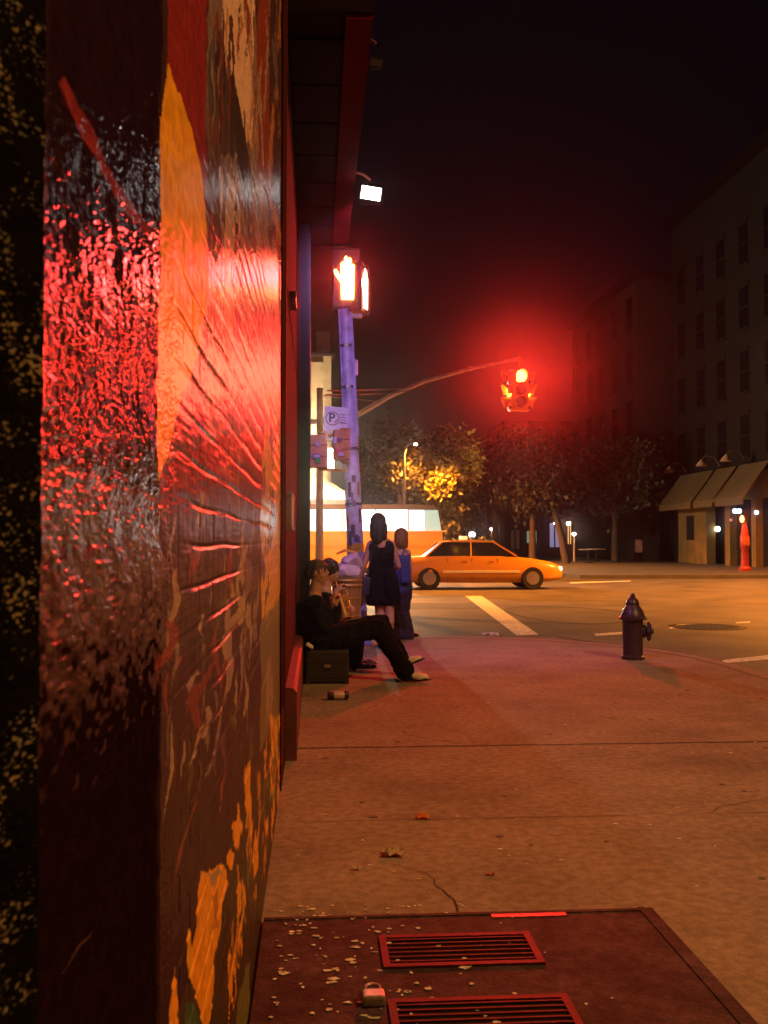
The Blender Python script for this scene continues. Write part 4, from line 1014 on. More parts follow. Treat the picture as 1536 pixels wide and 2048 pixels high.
bulb(1137, 1047, SD - .5, .17, (1, .93, .75), 9, 'white lamp over the lit doorway of the shop row', 'door_lamp', 'lamp', group='lamps along the shop row')
bulb(1109, 1047, SD - .5, .09, (.9, .85, 1), 5, 'small lamp over the lavender lit shop window', 'door_lamp', 'lamp', group='lamps along the shop row')
def post_lamp(u, v, D, label, r=.16):
    c = P(u, v, D); t = thing('post_lamp', (c.x, D, 0), label, 'street lamp', 'low globe lamps among the trees')
    mb = MB(); mb.tube([(c.x, D, 0), (c.x, D, c.z - r)], [.07, .04], 8); mb.build('post', mat('post_lamp_post', (.55, .35, .2), .5), t, smooth=True)
    mb = MB(); mb.ball(c, r, (1.15, 1, 1)); mb.build('globe', mat('post_globe', (.9, .9, .9), .3, emit=(.95, .97, 1), es=8), t, smooth=True)
    light('globe_light', 'POINT', c + Vector((0, -.4, -.1)), (1, .7, .4), 14, t, .1)
post_lamp(944, 1069, 66, 'white globe lamp on a thin post left of the shop row', .20)
post_lamp(1148, 1068, 60, 'small globe lamp on a post before the shop row', .11)
post_lamp(983, 1058, 80, 'faint far globe lamp on a post', .12)

# poster, sandwich board, cafe tables on the far pavement
def board(u, v, wpx, hpx, D, label, col, name='poster_board', cat='poster'):
    c = P(u, v, D); k = D / FPX; t = thing(name, (c.x, D, 0), label, cat)
    mb = MB(); mb.box(c, (wpx * k, .06, hpx * k), bev=.02); mb.build('panel', mat(name + '_face', col, .6, var=.3, vscale=3), t)
    mb = MB(); mb.tube([(c.x - wpx * k * .4, D + .08, 0), (c.x - wpx * k * .4, D + .08, c.z)], .035, 6); mb.tube([(c.x + wpx * k * .4, D + .08, 0), (c.x + wpx * k * .4, D + .08, c.z)], .035, 6); mb.build('post', M_brown2, t)
board(1320, 1043, 17, 27, 62, 'faded tan poster panel left of the cafe', (.42, .28, .17))
board(1277, 1092, 16, 26, 58, 'pinkish sandwich board on the far sidewalk', (.45, .2, .16), 'sandwich_board', 'sandwich board')
def table(u, D, label):
    c = P(u, 1080, D); x = c.x; t = thing('cafe_table', (x, D, 0), label, 'table', 'pavement tables by the shop row')
    mb = MB(); mb.lathe((x, D, 0), [(.55, .74), (.56, .76), (.55, .78)], 18); mb.build('tabletop', mat('table_white', (.65, .55, .5), .5), t)
    mb = MB(); mb.lathe((x, D, 0), [(.28, 0), (.28, .03), (.04, .06), (.035, .74)], 12); mb.build('leg', M_black, t)
table(1176, 56, 'round pavement table by the globe lamp'); table(1192, 58.5, 'round pavement table behind, right of the other table')

# ================================================================== TREES
M_bark = mat('bark', (.07, .045, .035), .9, bump=.02, bscale=9)
def tree(u, D, htop, r, label, seed, nleaf=5200, col=(.014, .014, .006), lean=0.0, zc=None, sy=1.0):
    c = P(u, 1080, D); x = c.x; rg = np.random.RandomState(seed)
    z0 = 0.0 if x > 9 or x < 2 else RZ
    t = thing('street_tree', (x, D, z0), label, 'tree', 'dark street trees beyond the junction')
    h0 = htop - 1.5 * r if zc is None else zc - r * .7
    mb = MB(); top = Vector((x + lean, D, h0 + r * .4))
    mb.tube([(x, D, z0), (x + lean * .3, D, h0 * .5), (x + lean * .7, D, h0), top], [.24, .19, .15, .08], 10)
    cz = (htop + h0) / 2
    for k in range(9):
        a = rg.rand() * 6.28; s = Vector((x + lean * .7, D, h0 - .3 + rg.rand() * .8)); e = Vector((x + lean + r * .75 * math.cos(a), D + r * .75 * math.sin(a), cz + (rg.rand() - .3) * r * .8))
        mb.tube([s, s.lerp(e, .5) + Vector((0, 0, .3)), e], [.09, .06, .025], 6)
    mb.build('trunk', M_bark, t, smooth=True)
    # leaf clumps
    nc = 34; cen = []
    for k in range(nc):
        v = rg.randn(3); v /= np.linalg.norm(v); q_ = rg.rand() ** .4
        cen.append((x + lean + v[0] * r * q_, D + v[1] * r * q_, cz + v[2] * (htop - h0) * .5 * q_ * sy, r * rg.uniform(.14, .34)))
    verts = []; faces = []
    for k in range(nleaf):
        cx, cy, czz, cr = cen[rg.randint(nc)]
        p = np.array([cx, cy, czz]) + rg.randn(3) * cr * .62
        s = rg.uniform(.09, .20); a = rg.randn(3); a /= np.linalg.norm(a); b = np.cross(a, rg.randn(3)); b /= np.linalg.norm(b)
        i = len(verts)
        verts += [tuple(p + a * s), tuple(p + b * s * .55), tuple(p - a * s), tuple(p - b * s * .55)]; faces.append((i, i + 1, i + 2, i + 3))
    me = bpy.data.meshes.new('crown'); me.from_pydata(verts, [], faces)
    me.transform(Matrix.Translation((-x, -D, -z0)))
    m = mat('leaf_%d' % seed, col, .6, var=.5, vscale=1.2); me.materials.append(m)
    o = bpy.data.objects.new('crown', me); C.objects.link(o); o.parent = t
    return t
LG = (.020, .020, .006)  # leaf colour darkened for crowns outside the lamp light
tree(800, 56, 7.7, 2.6, 'leafy tree left of the far lamp, behind the sign pole', 1, col=LG)
tree(868, 57, 7.4, 2.5, 'tree by the far street lamp, its yellow light put into the leaf colour', 2, col=(.30, .24, .03), nleaf=6500)  # lamp light painted in as a brighter yellow leaf colour
tree(925, 62, 7.0, 2.4, 'mid height tree right of the yellow lit tree', 3, col=LG)
tree(905, 78, 8.2, 3.2, 'distant tree closing the view of the avenue', 4)
tree(990, 60, 7.4, 2.8, 'broad dark tree before the left end of the shop row', 5, col=(.014, .014, .008))
tree(1065, 58, 7.4, 2.8, 'dark tree over the greenish lit window', 6, col=(.012, .013, .007))
tree(1133, 55, 7.2, 2.6, 'slanting trunk tree by the orange lit door', 7, lean=-1.1, col=(.012, .013, .007))
tree(1230, 57, 6.8, 2.6, 'dark tree left of the poster panel', 8, col=(.035, .04, .02))
tree(1310, 68, 8.0, 3.0, 'dark tree behind the poster panel', 9, col=(.03, .04, .02))
tree(760, 85, 9.0, 3.4, 'distant tree behind the bus roof', 10, col=LG)
tree(845, 70, 5.0, 2.2, 'low bushy tree above the right end of the bus', 12, col=LG)
tree(900, 58, 4.4, 1.8, 'small young tree by the front of the bus', 13, col=(.11, .09, .02))
# clipped hedge along the far left pavement
hv = []; hf = []; rg = np.random.RandomState(31)
for k in range(5200):
    p = np.array([rg.uniform(3.2, 9.0), rg.uniform(50, 51.2), rg.uniform(-.1, 1.35) + .12 * math.sin(k)]); s = rg.uniform(.06, .13); a = rg.randn(3); a /= np.linalg.norm(a); b = np.cross(a, rg.randn(3)); b /= np.linalg.norm(b)
    i = len(hv); hv += [tuple(p + a * s), tuple(p + b * s * .6), tuple(p - a * s), tuple(p - b * s * .6)]; hf.append((i, i + 1, i + 2, i + 3))
me = bpy.data.meshes.new('hedge'); me.from_pydata(hv, [], hf); me.materials.append(mat('hedge_leaf', (.06, .05, .02), .7, var=.5, vscale=3))
o = bpy.data.objects.new('hedge', me); C.objects.link(o); tag(o, 'low dark hedge along the far side beyond the taxi', 'hedge')

# ================================================================== PEOPLE
def blend(name, caps, balls, m, parent, voxel=.009, smooth=4, flat=None, fold=0.0, strand=0.0):
    """one continuous skin over tapering limbs (caps: p0, r0, p1, r1[, squash axis, factor]) and rounded masses (balls: centre, radii, rotation)"""
    mb = MB()
    for c_ in caps:
        p0, r0, p1, r1 = Vector(c_[0]), c_[1], Vector(c_[2]), c_[3]
        L = (p1 - p0).length; n = max(2, int(L / .03)); 
        mb.tube([p0.lerp(p1, i / n) for i in range(n + 1)], [r0 + (r1 - r0) * i / n for i in range(n + 1)], 14)
        mb.ball(p0, r0, seg=14); mb.ball(p1, r1, seg=14)
    for b in balls:
        mb.ball(b[0], 1.0, b[1], seg=22, rot=b[2] if len(b) > 2 else None)
    o = mb.build(name, m, parent)
    md = o.modifiers.new('r', 'REMESH'); md.mode = 'VOXEL'; md.voxel_size = voxel; md.use_smooth_shade = True
    sm = o.modifiers.new('s', 'SMOOTH'); sm.iterations = smooth; sm.factor = .6
    dg = bpy.context.evaluated_depsgraph_get(); me = bpy.data.meshes.new_from_object(o.evaluated_get(dg))
    o.modifiers.clear(); old = o.data; o.data = me; bpy.data.meshes.remove(old)
    if not me.materials: me.materials.append(m)
    if fold or strand:
        from mathutils import noise as mn
        ns_ = [v.normal.copy() for v in me.vertices]; sh = Vector((7.3, 1.9, 4.2))
        for v, n_ in zip(me.vertices, ns_):
            c = v.co
            if fold: v.co = c + n_ * fold * (mn.noise(Vector((c.x * 15, c.y * 15, c.z * 7)) + sh) + .6 * mn.noise(Vector((c.x * 9, c.y * 9, c.z * 30)) + sh))
            else: v.co = c + n_ * strand * (mn.noise(Vector((c.x * 85, c.y * 85, c.z * 9)) + sh) + .7 * mn.noise(Vector((c.x * 22, c.y * 22, c.z * 12))))
    if flat is not None:
        fz_ = flat - parent_world(o).z
        for v in me.vertices:
            if v.co.z < fz_: v.co.z = fz_
    me.polygons.foreach_set('use_smooth', [True] * len(me.polygons))
    return o
def hand_caps(wrist, d, side, curl=.5, s=1.0, fl=None):
    """caps of a hand: palm plus four unequal fingers bent towards `side`, and a thumb; d = pointing direction"""
    d = Vector(d).normalized(); n = Vector(side); n = (n - d * n.dot(d)).normalized(); w_ = d.cross(n).normalized()
    caps = []; W = Vector(wrist); pe = W + d * .085 * s
    for k in range(4): caps.append((W + w_ * (k - 1.5) * .012 * s, .017 * s, pe + w_ * (k - 1.5) * .020 * s, .013 * s))
    for k, L in enumerate((.068, .078, .072, .056)):
        p = pe + w_ * (k - 1.5) * .020 * s; dirn = d.copy(); r = .0098 * s
        for j, f in enumerate((.45, .32, .23)):
            dirn = (dirn * math.cos(curl * (.7 + .3 * j)) + n * math.sin(curl * (.7 + .3 * j))).normalized()
            dirn = (dirn).normalized(); q = p + dirn * L * f * s; caps.append((p, r, q, r * .9)); p = q; r *= .9
            nn = n - dirn * n.dot(dirn)
            if nn.length > .05: n_ = nn.normalized()
            else: n_ = -d
            n0, n = n, n_
        n = Vector(side); n = (n - d * n.dot(d)).normalized()
    tb = W + d * .02 * s - w_ * .022 * s; t1 = tb + (d * .6 - w_ * .7 + n * .35).normalized() * .042 * s; t2 = t1 + (d * .8 - w_ * .1 + n * .6).normalized() * .032 * s
    caps += [(tb, .015 * s, t1, .0125 * s), (t1, .0115 * s, t2, .0095 * s)]
    return caps
def head_balls(c, f, s=1.0, up=Vector((0, 0, 1))):
    """skull, jaw, nose, lips, brow, ears; c = head centre, f = facing direction"""
    f = Vector(f).normalized(); up = (up - f * up.dot(f)).normalized(); r = f.cross(up).normalized()
    Rm = Matrix((r, f, up)).transposed(); c = Vector(c)
    def at(x, y, z): return c + Rm @ Vector((x * s, y * s, z * s))
    B = [(at(0, -.012, .025), (.074 * s, .095 * s, .088 * s), Rm), (at(0, .028, -.035), (.058 * s, .062 * s, .072 * s), Rm), (at(0, .060, -.090), (.026 * s, .022 * s, .020 * s), Rm),
         (at(0, .060, -.05), (.034 * s, .030 * s, .04 * s), Rm), (at(0, .078, .022), (.045 * s, .016 * s, .012 * s), Rm),
         (at(0, .098, -.022), (.011 * s, .019 * s, .013 * s), Rm), (at(0, .091, -.002), (.009 * s, .013 * s, .024 * s), Rm), (at(0, .086, -.055), (.022 * s, .011 * s, .006 * s), Rm), (at(0, .084, -.066), (.019 * s, .011 * s, .007 * s), Rm),
         (at(.040, .062, -.012), (.020 * s, .018 * s, .016 * s), Rm), (at(-.040, .062, -.012), (.020 * s, .018 * s, .016 * s), Rm)]
    for sx in (-1, 1): B.append((at(sx * .076, -.005, -.005), (.010 * s, .019 * s, .031 * s), Rm))
    return B, at, Rm
def eyes(at, Rm, parent, s=1.0):
    Me = mat('eye_white', (.6, .55, .5), .3)
    for sx in (-1, 1):
        mb = MB(); mb.ball(at(sx * .032, .074, .008), .012 * s); mb.ball(at(sx * .032, .083, .008), .0055 * s); mb.build('eye', Me, parent, smooth=True)

M_skin = mat('skin', (.50, .27, .18), .5, var=.08, vscale=20)
M_skin2 = mat('skin_tan', (.55, .32, .20), .5, var=.08, vscale=20)
M_suit = mat('black_suit', (.007, .006, .007), 1.0, spec=.12, bump=.002, bscale=40)
M_hair = mat('brown_hair', (.05, .025, .015), .55, bump=.004, bscale=90)
M_hairb = mat('black_hair', (.016, .010, .010), .45, bump=.004, bscale=90)

def shoe(parent, heel, toe, two_tone=True, label=None):
    heel = Vector(heel); toe = Vector(toe); d = (toe - heel).normalized(); L = (toe - heel).length
    up = Vector((0, 0, 1)); r = d.cross(up).normalized(); u = r.cross(d).normalized(); Rm = Matrix((r, d, u)).transposed()
    A = lambda x, y, z: heel + r * x + d * y + u * z
    Mb_ = mat('shoe_black', (.012, .011, .012), .25); Mw_ = mat('shoe_white', (.72, .66, .56), .4)
    o = blend('shoe', [(A(0, .02, .035), .035, A(0, .10, .04), .036), (A(0, .02, .035), .034, A(0, .03, .075), .034)] if not two_tone else [(A(0, .025, .035), .035, A(0, .07, .04), .036), (A(0, .02, .035), .034, A(0, .03, .075), .034)],
              ([] if two_tone else [(A(0, .16, .03), (.042, .075, .030), Rm)]) + [(A(0, L - .045, .026), (.040, .055, .026), Rm)] + ([(A(0, .15, .012), (.040, .12, .012), Rm)]), Mb_, parent, voxel=.006, smooth=3)
    if two_tone:
        v = blend('shoe_vamp', [(A(0, .085, .050), .034, A(0, .15, .040), .036)], [(A(0, .16, .032), (.0415, .075, .034), Rm)], Mw_, o, voxel=.006, smooth=3)
    return o

# ---- front seated man (in profile, facing right)
D1 = 9.32
p1 = thing('person', (P(650, 1330, D1).x, D1, 0), 'man in black suit and two tone shoes seated on a case against the shopfront, legs stretched out', 'person')
p1['label'] = 'short haired man in black suit and two tone shoes seated nearest on a case'
q1 = lambda u, v, dy=0.0: P(u, v, D1 + dy)
hc1 = q1(636, 1146); f1 = Vector((.80, -.05 - .15, -.28))
HB, at1, Rm1 = head_balls(hc1, f1)
sL, sR = q1(629, 1206, .19), q1(631, 1208, -.19)      # far and near shoulder
eL, eR = q1(652, 1252, .24), q1(648, 1256, -.22)
wL, wR = q1(667, 1212, .16), q1(662, 1216, -.05)
neck = q1(629, 1192)
caps = [(hc1 + Vector((-.01, 0, -.06)), .052, neck, .058), (neck, .07, q1(627, 1222), .12), (q1(627, 1222), .13, q1(637, 1275), .13),
        (sL, .05, eL, .042), (eL, .040, wL, .027), (sR, .05, eR, .042), (eR, .040, wR, .027)]
caps += hand_caps(wL, (q1(680, 1170) - q1(667, 1212)).normalized() , (0, -1, 0), .75) + hand_caps(wR, (q1(666, 1186) - q1(662, 1216)).normalized(), (.9, .3, 0), .6)
hipL, hipR = q1(643, 1282, .10), q1(643, 1282, -.10)
kL, kR = q1(762, 1246, .22), q1(756, 1256, -.12)
aL, aR = q1(806, 1322, .30), q1(812, 1346, -.16)
caps += [(hipL, .09, kL, .058), (kL, .056, aL, .042), (hipR, .09, kR, .058), (kR, .056, aR, .042), (hipL, .11, hipR, .11)]
blend('body', caps, HB, M_skin, p1, voxel=.0065)
eyes(at1, Rm1, p1)
blend('hair', [], [(at1(0, -.020, .040), (.080, .096, .088), Rm1), (at1(0, -.062, -.015), (.068, .050, .068), Rm1), (at1(.055, -.018, .02), (.028, .050, .040), Rm1), (at1(-.055, -.018, .02), (.028, .050, .040), Rm1), (at1(0, .035, .078), (.05, .045, .03), Rm1)], M_hair, p1, voxel=.007, smooth=2, strand=.009)
# jacket: torso, sleeves to the wrist
jc = [(neck + Vector((-.01, 0, -.03)), .075, q1(625, 1222), .15), (q1(625, 1222, -.05), .15, q1(636, 1278, -.05), .165), (q1(625, 1222, .05), .15, q1(636, 1278, .05), .165),
      (sL, .085, sR, .085), (sL, .078, eL, .064), (eL, .062, eL.lerp(wL, .9), .044), (sR, .078, eR, .064), (eR, .062, eR.lerp(wR, .88), .044), (q1(640, 1272, -.1), .15, q1(640, 1290, -.1), .13), (q1(640, 1272, .1), .15, q1(640, 1290, .1), .13)]
blend('jacket', jc, [], M_suit, p1, voxel=.010, smooth=4, fold=.016)
tc_ = [(hipL, .13, q1(700, 1262, .18), .105), (q1(700, 1262, .18), .105, kL, .088), (kL, .086, q1(788, 1292, .27), .075), (q1(788, 1292, .27), .075, aL + Vector((-.015, 0, .02)), .085),
       (hipR, .13, q1(700, 1268, -.13), .11), (q1(700, 1268, -.13), .11, kR, .090), (kR, .088, q1(786, 1304, -.14), .076), (q1(786, 1304, -.14), .076, aR + Vector((-.015, 0, .02)), .088), (hipL, .14, hipR, .14)]
blend('trousers', tc_, [], M_suit, p1, voxel=.010, smooth=3, fold=.014)
shoe(p1, q1(800, 1338, .30), q1(842, 1322, .28)); shoe(p1, q1(808, 1363, -.16), q1(856, 1362, -.20))
# collar
blend('collar', [(neck + Vector((-.03, -.06, .0)), .02, neck + Vector((.04, -.05, -.02)), .018), (neck + Vector((-.04, -.05, .0)), .02, neck + Vector((-.05, .05, .01)), .02)], [], mat('violet_collar', (.30, .22, .32), .7), p1, voxel=.008, smooth=2)

# ---- his case (seat)
cs = thing('instrument_case', (q1(654, 1360).x, D1, 0), 'black box shaped case serving as a seat beside the plinth', 'case')
mb = MB(); a, b = q1(612, 1360), q1(696, 1290); mb.b2((a.x, D1 - .24, .012), (b.x, D1 + .22, b.z - .02), bev=.02); mb.build('box', mat('case_black', (.020, .018, .02), .55, bump=.002, bscale=50), cs)
mb = MB()
for zz in (.06, b.z * .62): mb.b2((a.x - .004, D1 - .245, zz), (b.x + .004, D1 - .238, zz + .018))
for x in (a.x + .02, b.x - .02): mb.b2((x - .02, D1 - .248, .0), (x + .02, D1 - .20, .05))
mb.build('trim', mat('case_trim', (.08, .06, .06), .3, metal=.6), cs)
mb = MB(); mb.box(((a.x + b.x) / 2, D1 - .25, b.z * .5), (.06, .012, .03), bev=.003); mb.build('latch', mat('latch', (.5, .45, .4), .3, metal=.8), cs)
wt = q1(619, 1291, -.26); mb = MB(); mb.box(wt, (.065, .02, .035), ry=R(35), bev=.008); mb.box(wt + Vector((.01, -.01, -.012)), (.05, .02, .015), ry=R(28), bev=.004)
tag(mb.build('paper_tissue', mat('tissue', (.75, .72, .7), .8)), 'crumpled white tissue tucked between the case and jacket', 'tissue')

# ---- second player, seated behind him with the horn
D2 = 10.05
p2 = thing('person', (P(655, 1330, D2).x, D2, 0), 'dark haired player seated behind the suited man, blowing a horn held downward', 'person')
q2 = lambda u, v, dy=0.0: P(u, v, D2 + dy)
hc2 = q2(659, 1143); f2 = Vector((.86, -.10, -.42))
HB, at2, Rm2 = head_balls(hc2, f2, .98)
neck2 = q2(650, 1182); sL, sR = q2(648, 1200, .18), q2(648, 1200, -.18); eL, eR = q2(672, 1248, .25), q2(668, 1240, -.24); wL, wR = q2(690, 1222, .05), q2(672, 1184, -.07)
hip = q2(655, 1288); kl, kr = q2(716, 1262, .16), q2(712, 1266, -.10); al_, ar_ = q2(712, 1322, .16), q2(708, 1326, -.10)
caps = [(hc2 + Vector((-.02, 0, -.06)), .05, neck2, .055), (neck2, .07, q2(648, 1225), .12), (q2(648, 1225), .12, hip, .13), (sL, .048, eL, .04), (eL, .038, wL, .026), (sR, .048, eR, .04), (eR, .038, wR, .026),
        (hip + Vector((0, .09, 0)), .085, kl, .058), (kl, .055, al_, .04), (hip + Vector((0, -.09, 0)), .085, kr, .058), (kr, .055, ar_, .04)]
caps += hand_caps(wL, Vector((.25, -.5, .1)), (1, 0, .2), .8) + hand_caps(wR, Vector((.45, .5, .75)), (.6, .3, -.7), .8)
blend('body', caps, HB, M_skin2, p2, voxel=.0065)
eyes(at2, Rm2, p2, .98)
blend('hair', [], [(at2(0, -.020, .042), (.084, .100, .090), Rm2), (at2(0, -.06, -.02), (.074, .06, .075), Rm2), (at2(.058, -.010, .01), (.026, .05, .05), Rm2), (at2(-.058, -.010, .01), (.026, .05, .05), Rm2), (at2(0, .02, .075), (.06, .05, .035), Rm2)], M_hairb, p2, voxel=.007, smooth=2, strand=.010)
blend('jacket', [(neck2 + Vector((0, 0, -.03)), .07, q2(647, 1225), .15), (q2(647, 1225), .15, hip, .16), (sL, .08, sR, .08), (sL, .074, eL, .060), (eL, .058, eL.lerp(wL, .75), .044), (sR, .074, eR, .06), (eR, .058, eR.lerp(wR, .70), .044)], [], M_suit, p2, voxel=.011, smooth=4, fold=.014)
blend('trousers', [(hip + Vector((0, .09, 0)), .11, kl, .082), (kl, .080, al_, .07), (hip + Vector((0, -.09, 0)), .11, kr, .082), (kr, .080, ar_, .07), (hip + Vector((0, .09, 0)), .13, hip + Vector((0, -.09, 0)), .13)], [], M_suit, p2, voxel=.011, smooth=4)
shoe(p2, q2(698, 1338, -.1), q2(752, 1338, -.12), False); shoe(p2, q2(704, 1330, .16), q2(750, 1330, .15), False)
st = thing('folding_stool', (hip.x, D2, 0), 'small black stool under the second player', 'stool')
mb = MB(); mb.b2((hip.x - .17, D2 - .17, .28), (hip.x + .17, D2 + .17, .33), bev=.015); mb.build('seat', M_black, st)
for sx in (-1, 1):
    for sy in (-1, 1): mb = MB(); mb.tube([(hip.x + sx * .14, D2 + sy * .14, .28), (hip.x + sx * .17, D2 + sy * .17, 0)], .014, 8); mb.build('leg', M_black, st)
# ---- the horn
M_brass = mat('brass', (.78, .42, .06), .38, metal=.55, var=.12, vscale=12)
h0 = at2(0, .10, -.06); h1 = q2(692, 1238, -.12); hn = thing('trumpet', tuple(h1), 'brass trumpet pointing down from the second player', 'trumpet')
ax2 = (h1 - h0); qq = lambda t: h0 + ax2 * t
mb = MB(); mb.tube([qq(t) for t in (0, .04, .3, .55, .66, .76, .85, .92, .97, 1.0)], [.011, .007, .0085, .015, .022, .030, .040, .050, .060, .068], 20, cap=False); mb.build('bell', M_brass, hn, smooth=True)
sd = ax2.normalized().cross(Vector((0, 1, 0))).normalized()
mb = MB(); mb.tube([qq(.25) + sd * .0, qq(.22) + sd * .05, qq(.30) + sd * .075, qq(.70) + sd * .075, qq(.76) + sd * .05, qq(.72) + sd * .02], .0065, 8)
for k in range(3): c_ = qq(.42 + k * .055); mb.tube([c_ - sd * .035, c_ + sd * .095], .012, 10)
mb.build('valves', M_brass, hn, smooth=True)
mb = MB(); mb.tube([qq(-.01), qq(.01), qq(.05)], [.014, .010, .005], 10); mb.build('mouthpiece', mat('silver', (.8, .78, .72), .25, metal=.9), hn, smooth=True)

# ---- standing woman seen from behind
D3 = 12.05
p3 = thing('person', (P(762, 1290, D3).x, D3, 0), 'woman with long dark hair in black sleeveless dress standing by the pole, seen from behind', 'person')
p3['label'] = 'long haired woman in black sleeveless dress standing with her back to us'
q3 = lambda u, v, dy=0.0: P(u, v, D3 + dy)
hc3 = q3(757, 1048); HB, at3, Rm3 = head_balls(hc3, (.15, .98, -.05))
nk = q3(759, 1074); sl, sr = q3(741, 1089, .0), q3(783, 1089, .0); el, er = q3(727, 1133, -.02), q3(797, 1132, .02); wl, wr = q3(716, 1168, .06), q3(783, 1141, .16)
hp = q3(765, 1160); kl, kr = q3(760, 1222, .02), q3(779, 1222, -.02); al_, ar_ = q3(761, 1282, -.02), q3(780, 1284, -.03)
caps = [(hc3 + Vector((0, -.01, -.05)), .048, nk, .050), (nk, .055, q3(762, 1092), .095), (q3(752, 1096), .085, q3(757, 1130), .085), (q3(772, 1096), .085, q3(770, 1130), .085), (q3(757, 1130), .085, q3(755, 1165), .10), (q3(770, 1130), .085, q3(776, 1165), .10),
        (nk + Vector((-.02, 0, -.03)), .04, sl, .048), (nk + Vector((.02, 0, -.03)), .04, sr, .048), (sl, .048, el, .036), (el, .036, wl, .024), (sr, .048, er, .036), (er, .036, wr, .024),
        (q3(756, 1165), .095, kl, .058), (kl, .055, kl.lerp(al_, .35) + Vector((0, -.015, 0)), .055), (kl.lerp(al_, .35), .054, al_, .033), (q3(775, 1165), .095, kr, .058), (kr, .055, kr.lerp(ar_, .35) + Vector((0, -.015, 0)), .055), (kr.lerp(ar_, .35), .054, ar_, .033)]
caps += hand_caps(wl, (-.10, .05, -.98), (.9, .3, 0), .35, .92) + hand_caps(wr, (-.4, .85, .2), (0, .2, -1), .4, .92)
blend('body', caps, HB, M_skin, p3, voxel=.0065)
blend('hair', [(at3(0, -.035, .04), .092, at3(0, -.052, -.06), .090), (at3(0, -.052, -.06), .090, at3(.0, -.060, -.17), .072), (at3(-.05, -.035, -.02), .055, at3(-.055, -.02, -.15), .045), (at3(.05, -.035, -.02), .055, at3(.062, -.02, -.16), .048), (at3(0, -.06, -.16), .07, at3(0, -.065, -.215), .035)],
      [(at3(0, -.012, .045), (.085, .105, .088), Rm3)], M_hairb, p3, voxel=.008, smooth=2, strand=.011)
blend('dress', [(q3(750, 1095), .094, q3(756, 1128), .102), (q3(775, 1095), .094, q3(771, 1128), .102), (q3(763, 1102), .10, q3(763, 1128), .10), (q3(756, 1128), .100, q3(752, 1168), .118), (q3(771, 1128), .092, q3(779, 1168), .118), (q3(752, 1168), .118, q3(751, 1200), .118), (q3(779, 1168), .118, q3(783, 1200), .118), (q3(753, 1200), .11, q3(783, 1200), .11),
                (q3(748, 1098, -.01), .05, q3(748, 1082, -.01), .028), (q3(778, 1098, -.01), .05, q3(777, 1082, -.01), .028)], [], mat('navy_dress', (.007, .005, .010), .95, spec=.15, bump=.003, bscale=18), p3, voxel=.009, smooth=3, flat=q3(760, 1211).z, fold=.008)
for a_, n_ in ((al_, 1), (ar_, -1)):
    h_ = Vector((a_.x, a_.y - .05, 0)); blend('shoe', [(h_ + Vector((0, .02, .03)), .030, h_ + Vector((0, .14, .025)), .030), (h_ + Vector((0, .02, .03)), .03, a_, .036)], [(h_ + Vector((0, .19, .022)), (.036, .05, .022))], mat('woman_shoe', (.015, .012, .015), .4), p3, voxel=.007, smooth=2)
M_bag = mat('dark_bag', (.03, .02, .06), .5)
bg_ = thing('shoulder_bag', tuple(q3(733, 1160)), 'small dark shoulder bag hanging at the long haired woman\'s left side', 'bag')
mb = MB(); mb.box(q3(731, 1172, -.06), (.10, .09, .22), ry=R(8), bev=.02); mb.build('pouch', M_bag, bg_); mb = MB(); mb.tube([q3(731, 1160, -.06), q3(741, 1120, -.10), q3(745, 1085, -.06)], .008, 6); mb.build('strap', M_bag, bg_, smooth=True)

# ---- second standing figure behind her: fair skin, blue clothes, flared dark trousers
D4 = 13.1
p4 = thing('person', (P(805, 1280, D4).x, D4, 0), 'fair haired person with bare lit shoulders and blue top standing right of the dark haired woman', 'person')
p4['label'] = 'fair haired person in blue top with bare lit shoulders standing at the kerb'
q4 = lambda u, v, dy=0.0: P(u, v, D4 + dy)
hc4 = q4(803, 1076); HB, at4, Rm4 = head_balls(hc4, (.2, .95, -.2), .95)
nk = q4(803, 1096); sl, sr = q4(790, 1106), q4(815, 1106); el, er = q4(785, 1136, .05), q4(820, 1136, .05); wl, wr = q4(792, 1160, .15), q4(817, 1165, .06)
kl, kr = q4(799, 1222), q4(809, 1222); al_, ar_ = q4(799, 1270), q4(811, 1270)
caps = [(hc4, .048, nk, .048), (nk, .05, q4(803, 1112), .085), (q4(803, 1112), .10, q4(803, 1140), .095), (q4(803, 1140), .10, q4(804, 1175), .12), (sl, .044, el, .034), (el, .034, wl, .023), (sr, .044, er, .034), (er, .034, wr, .023), (sl, .05, sr, .05),
        (q4(800, 1175), .085, kl, .055), (kl, .05, al_, .035), (q4(808, 1175), .085, kr, .055), (kr, .05, ar_, .035)]
caps += hand_caps(wl, (.1, .5, -.8), (.9, 0, 0), .4, .9) + hand_caps(wr, (0, .1, -1), (-.9, 0, 0), .4, .9)
blend('body', caps, HB, mat('skin_fair', (.70, .46, .33), .5), p4, voxel=.0065)
blend('hair', [(at4(0, -.035, .03), .092, at4(0, -.045, -.06), .088), (at4(-.05, -.02, -.04), .05, at4(-.055, -.02, -.10), .04), (at4(.05, -.02, -.04), .05, at4(.055, -.02, -.11), .04)], [(at4(0, -.01, .045), (.088, .102, .088), Rm4)], mat('fair_hair', (.26, .12, .03), .5, bump=.004, bscale=80), p4, voxel=.008, smooth=2, strand=.012)
blend('top', [(q4(803, 1116), .108, q4(803, 1140), .104), (q4(803, 1140), .104, q4(805, 1172), .135), (q4(798, 1116), .09, q4(808, 1116), .09)], [], mat('blue_cloth', (.04, .07, .30), .7, bump=.003, bscale=20), p4, voxel=.010, smooth=3, fold=.012)
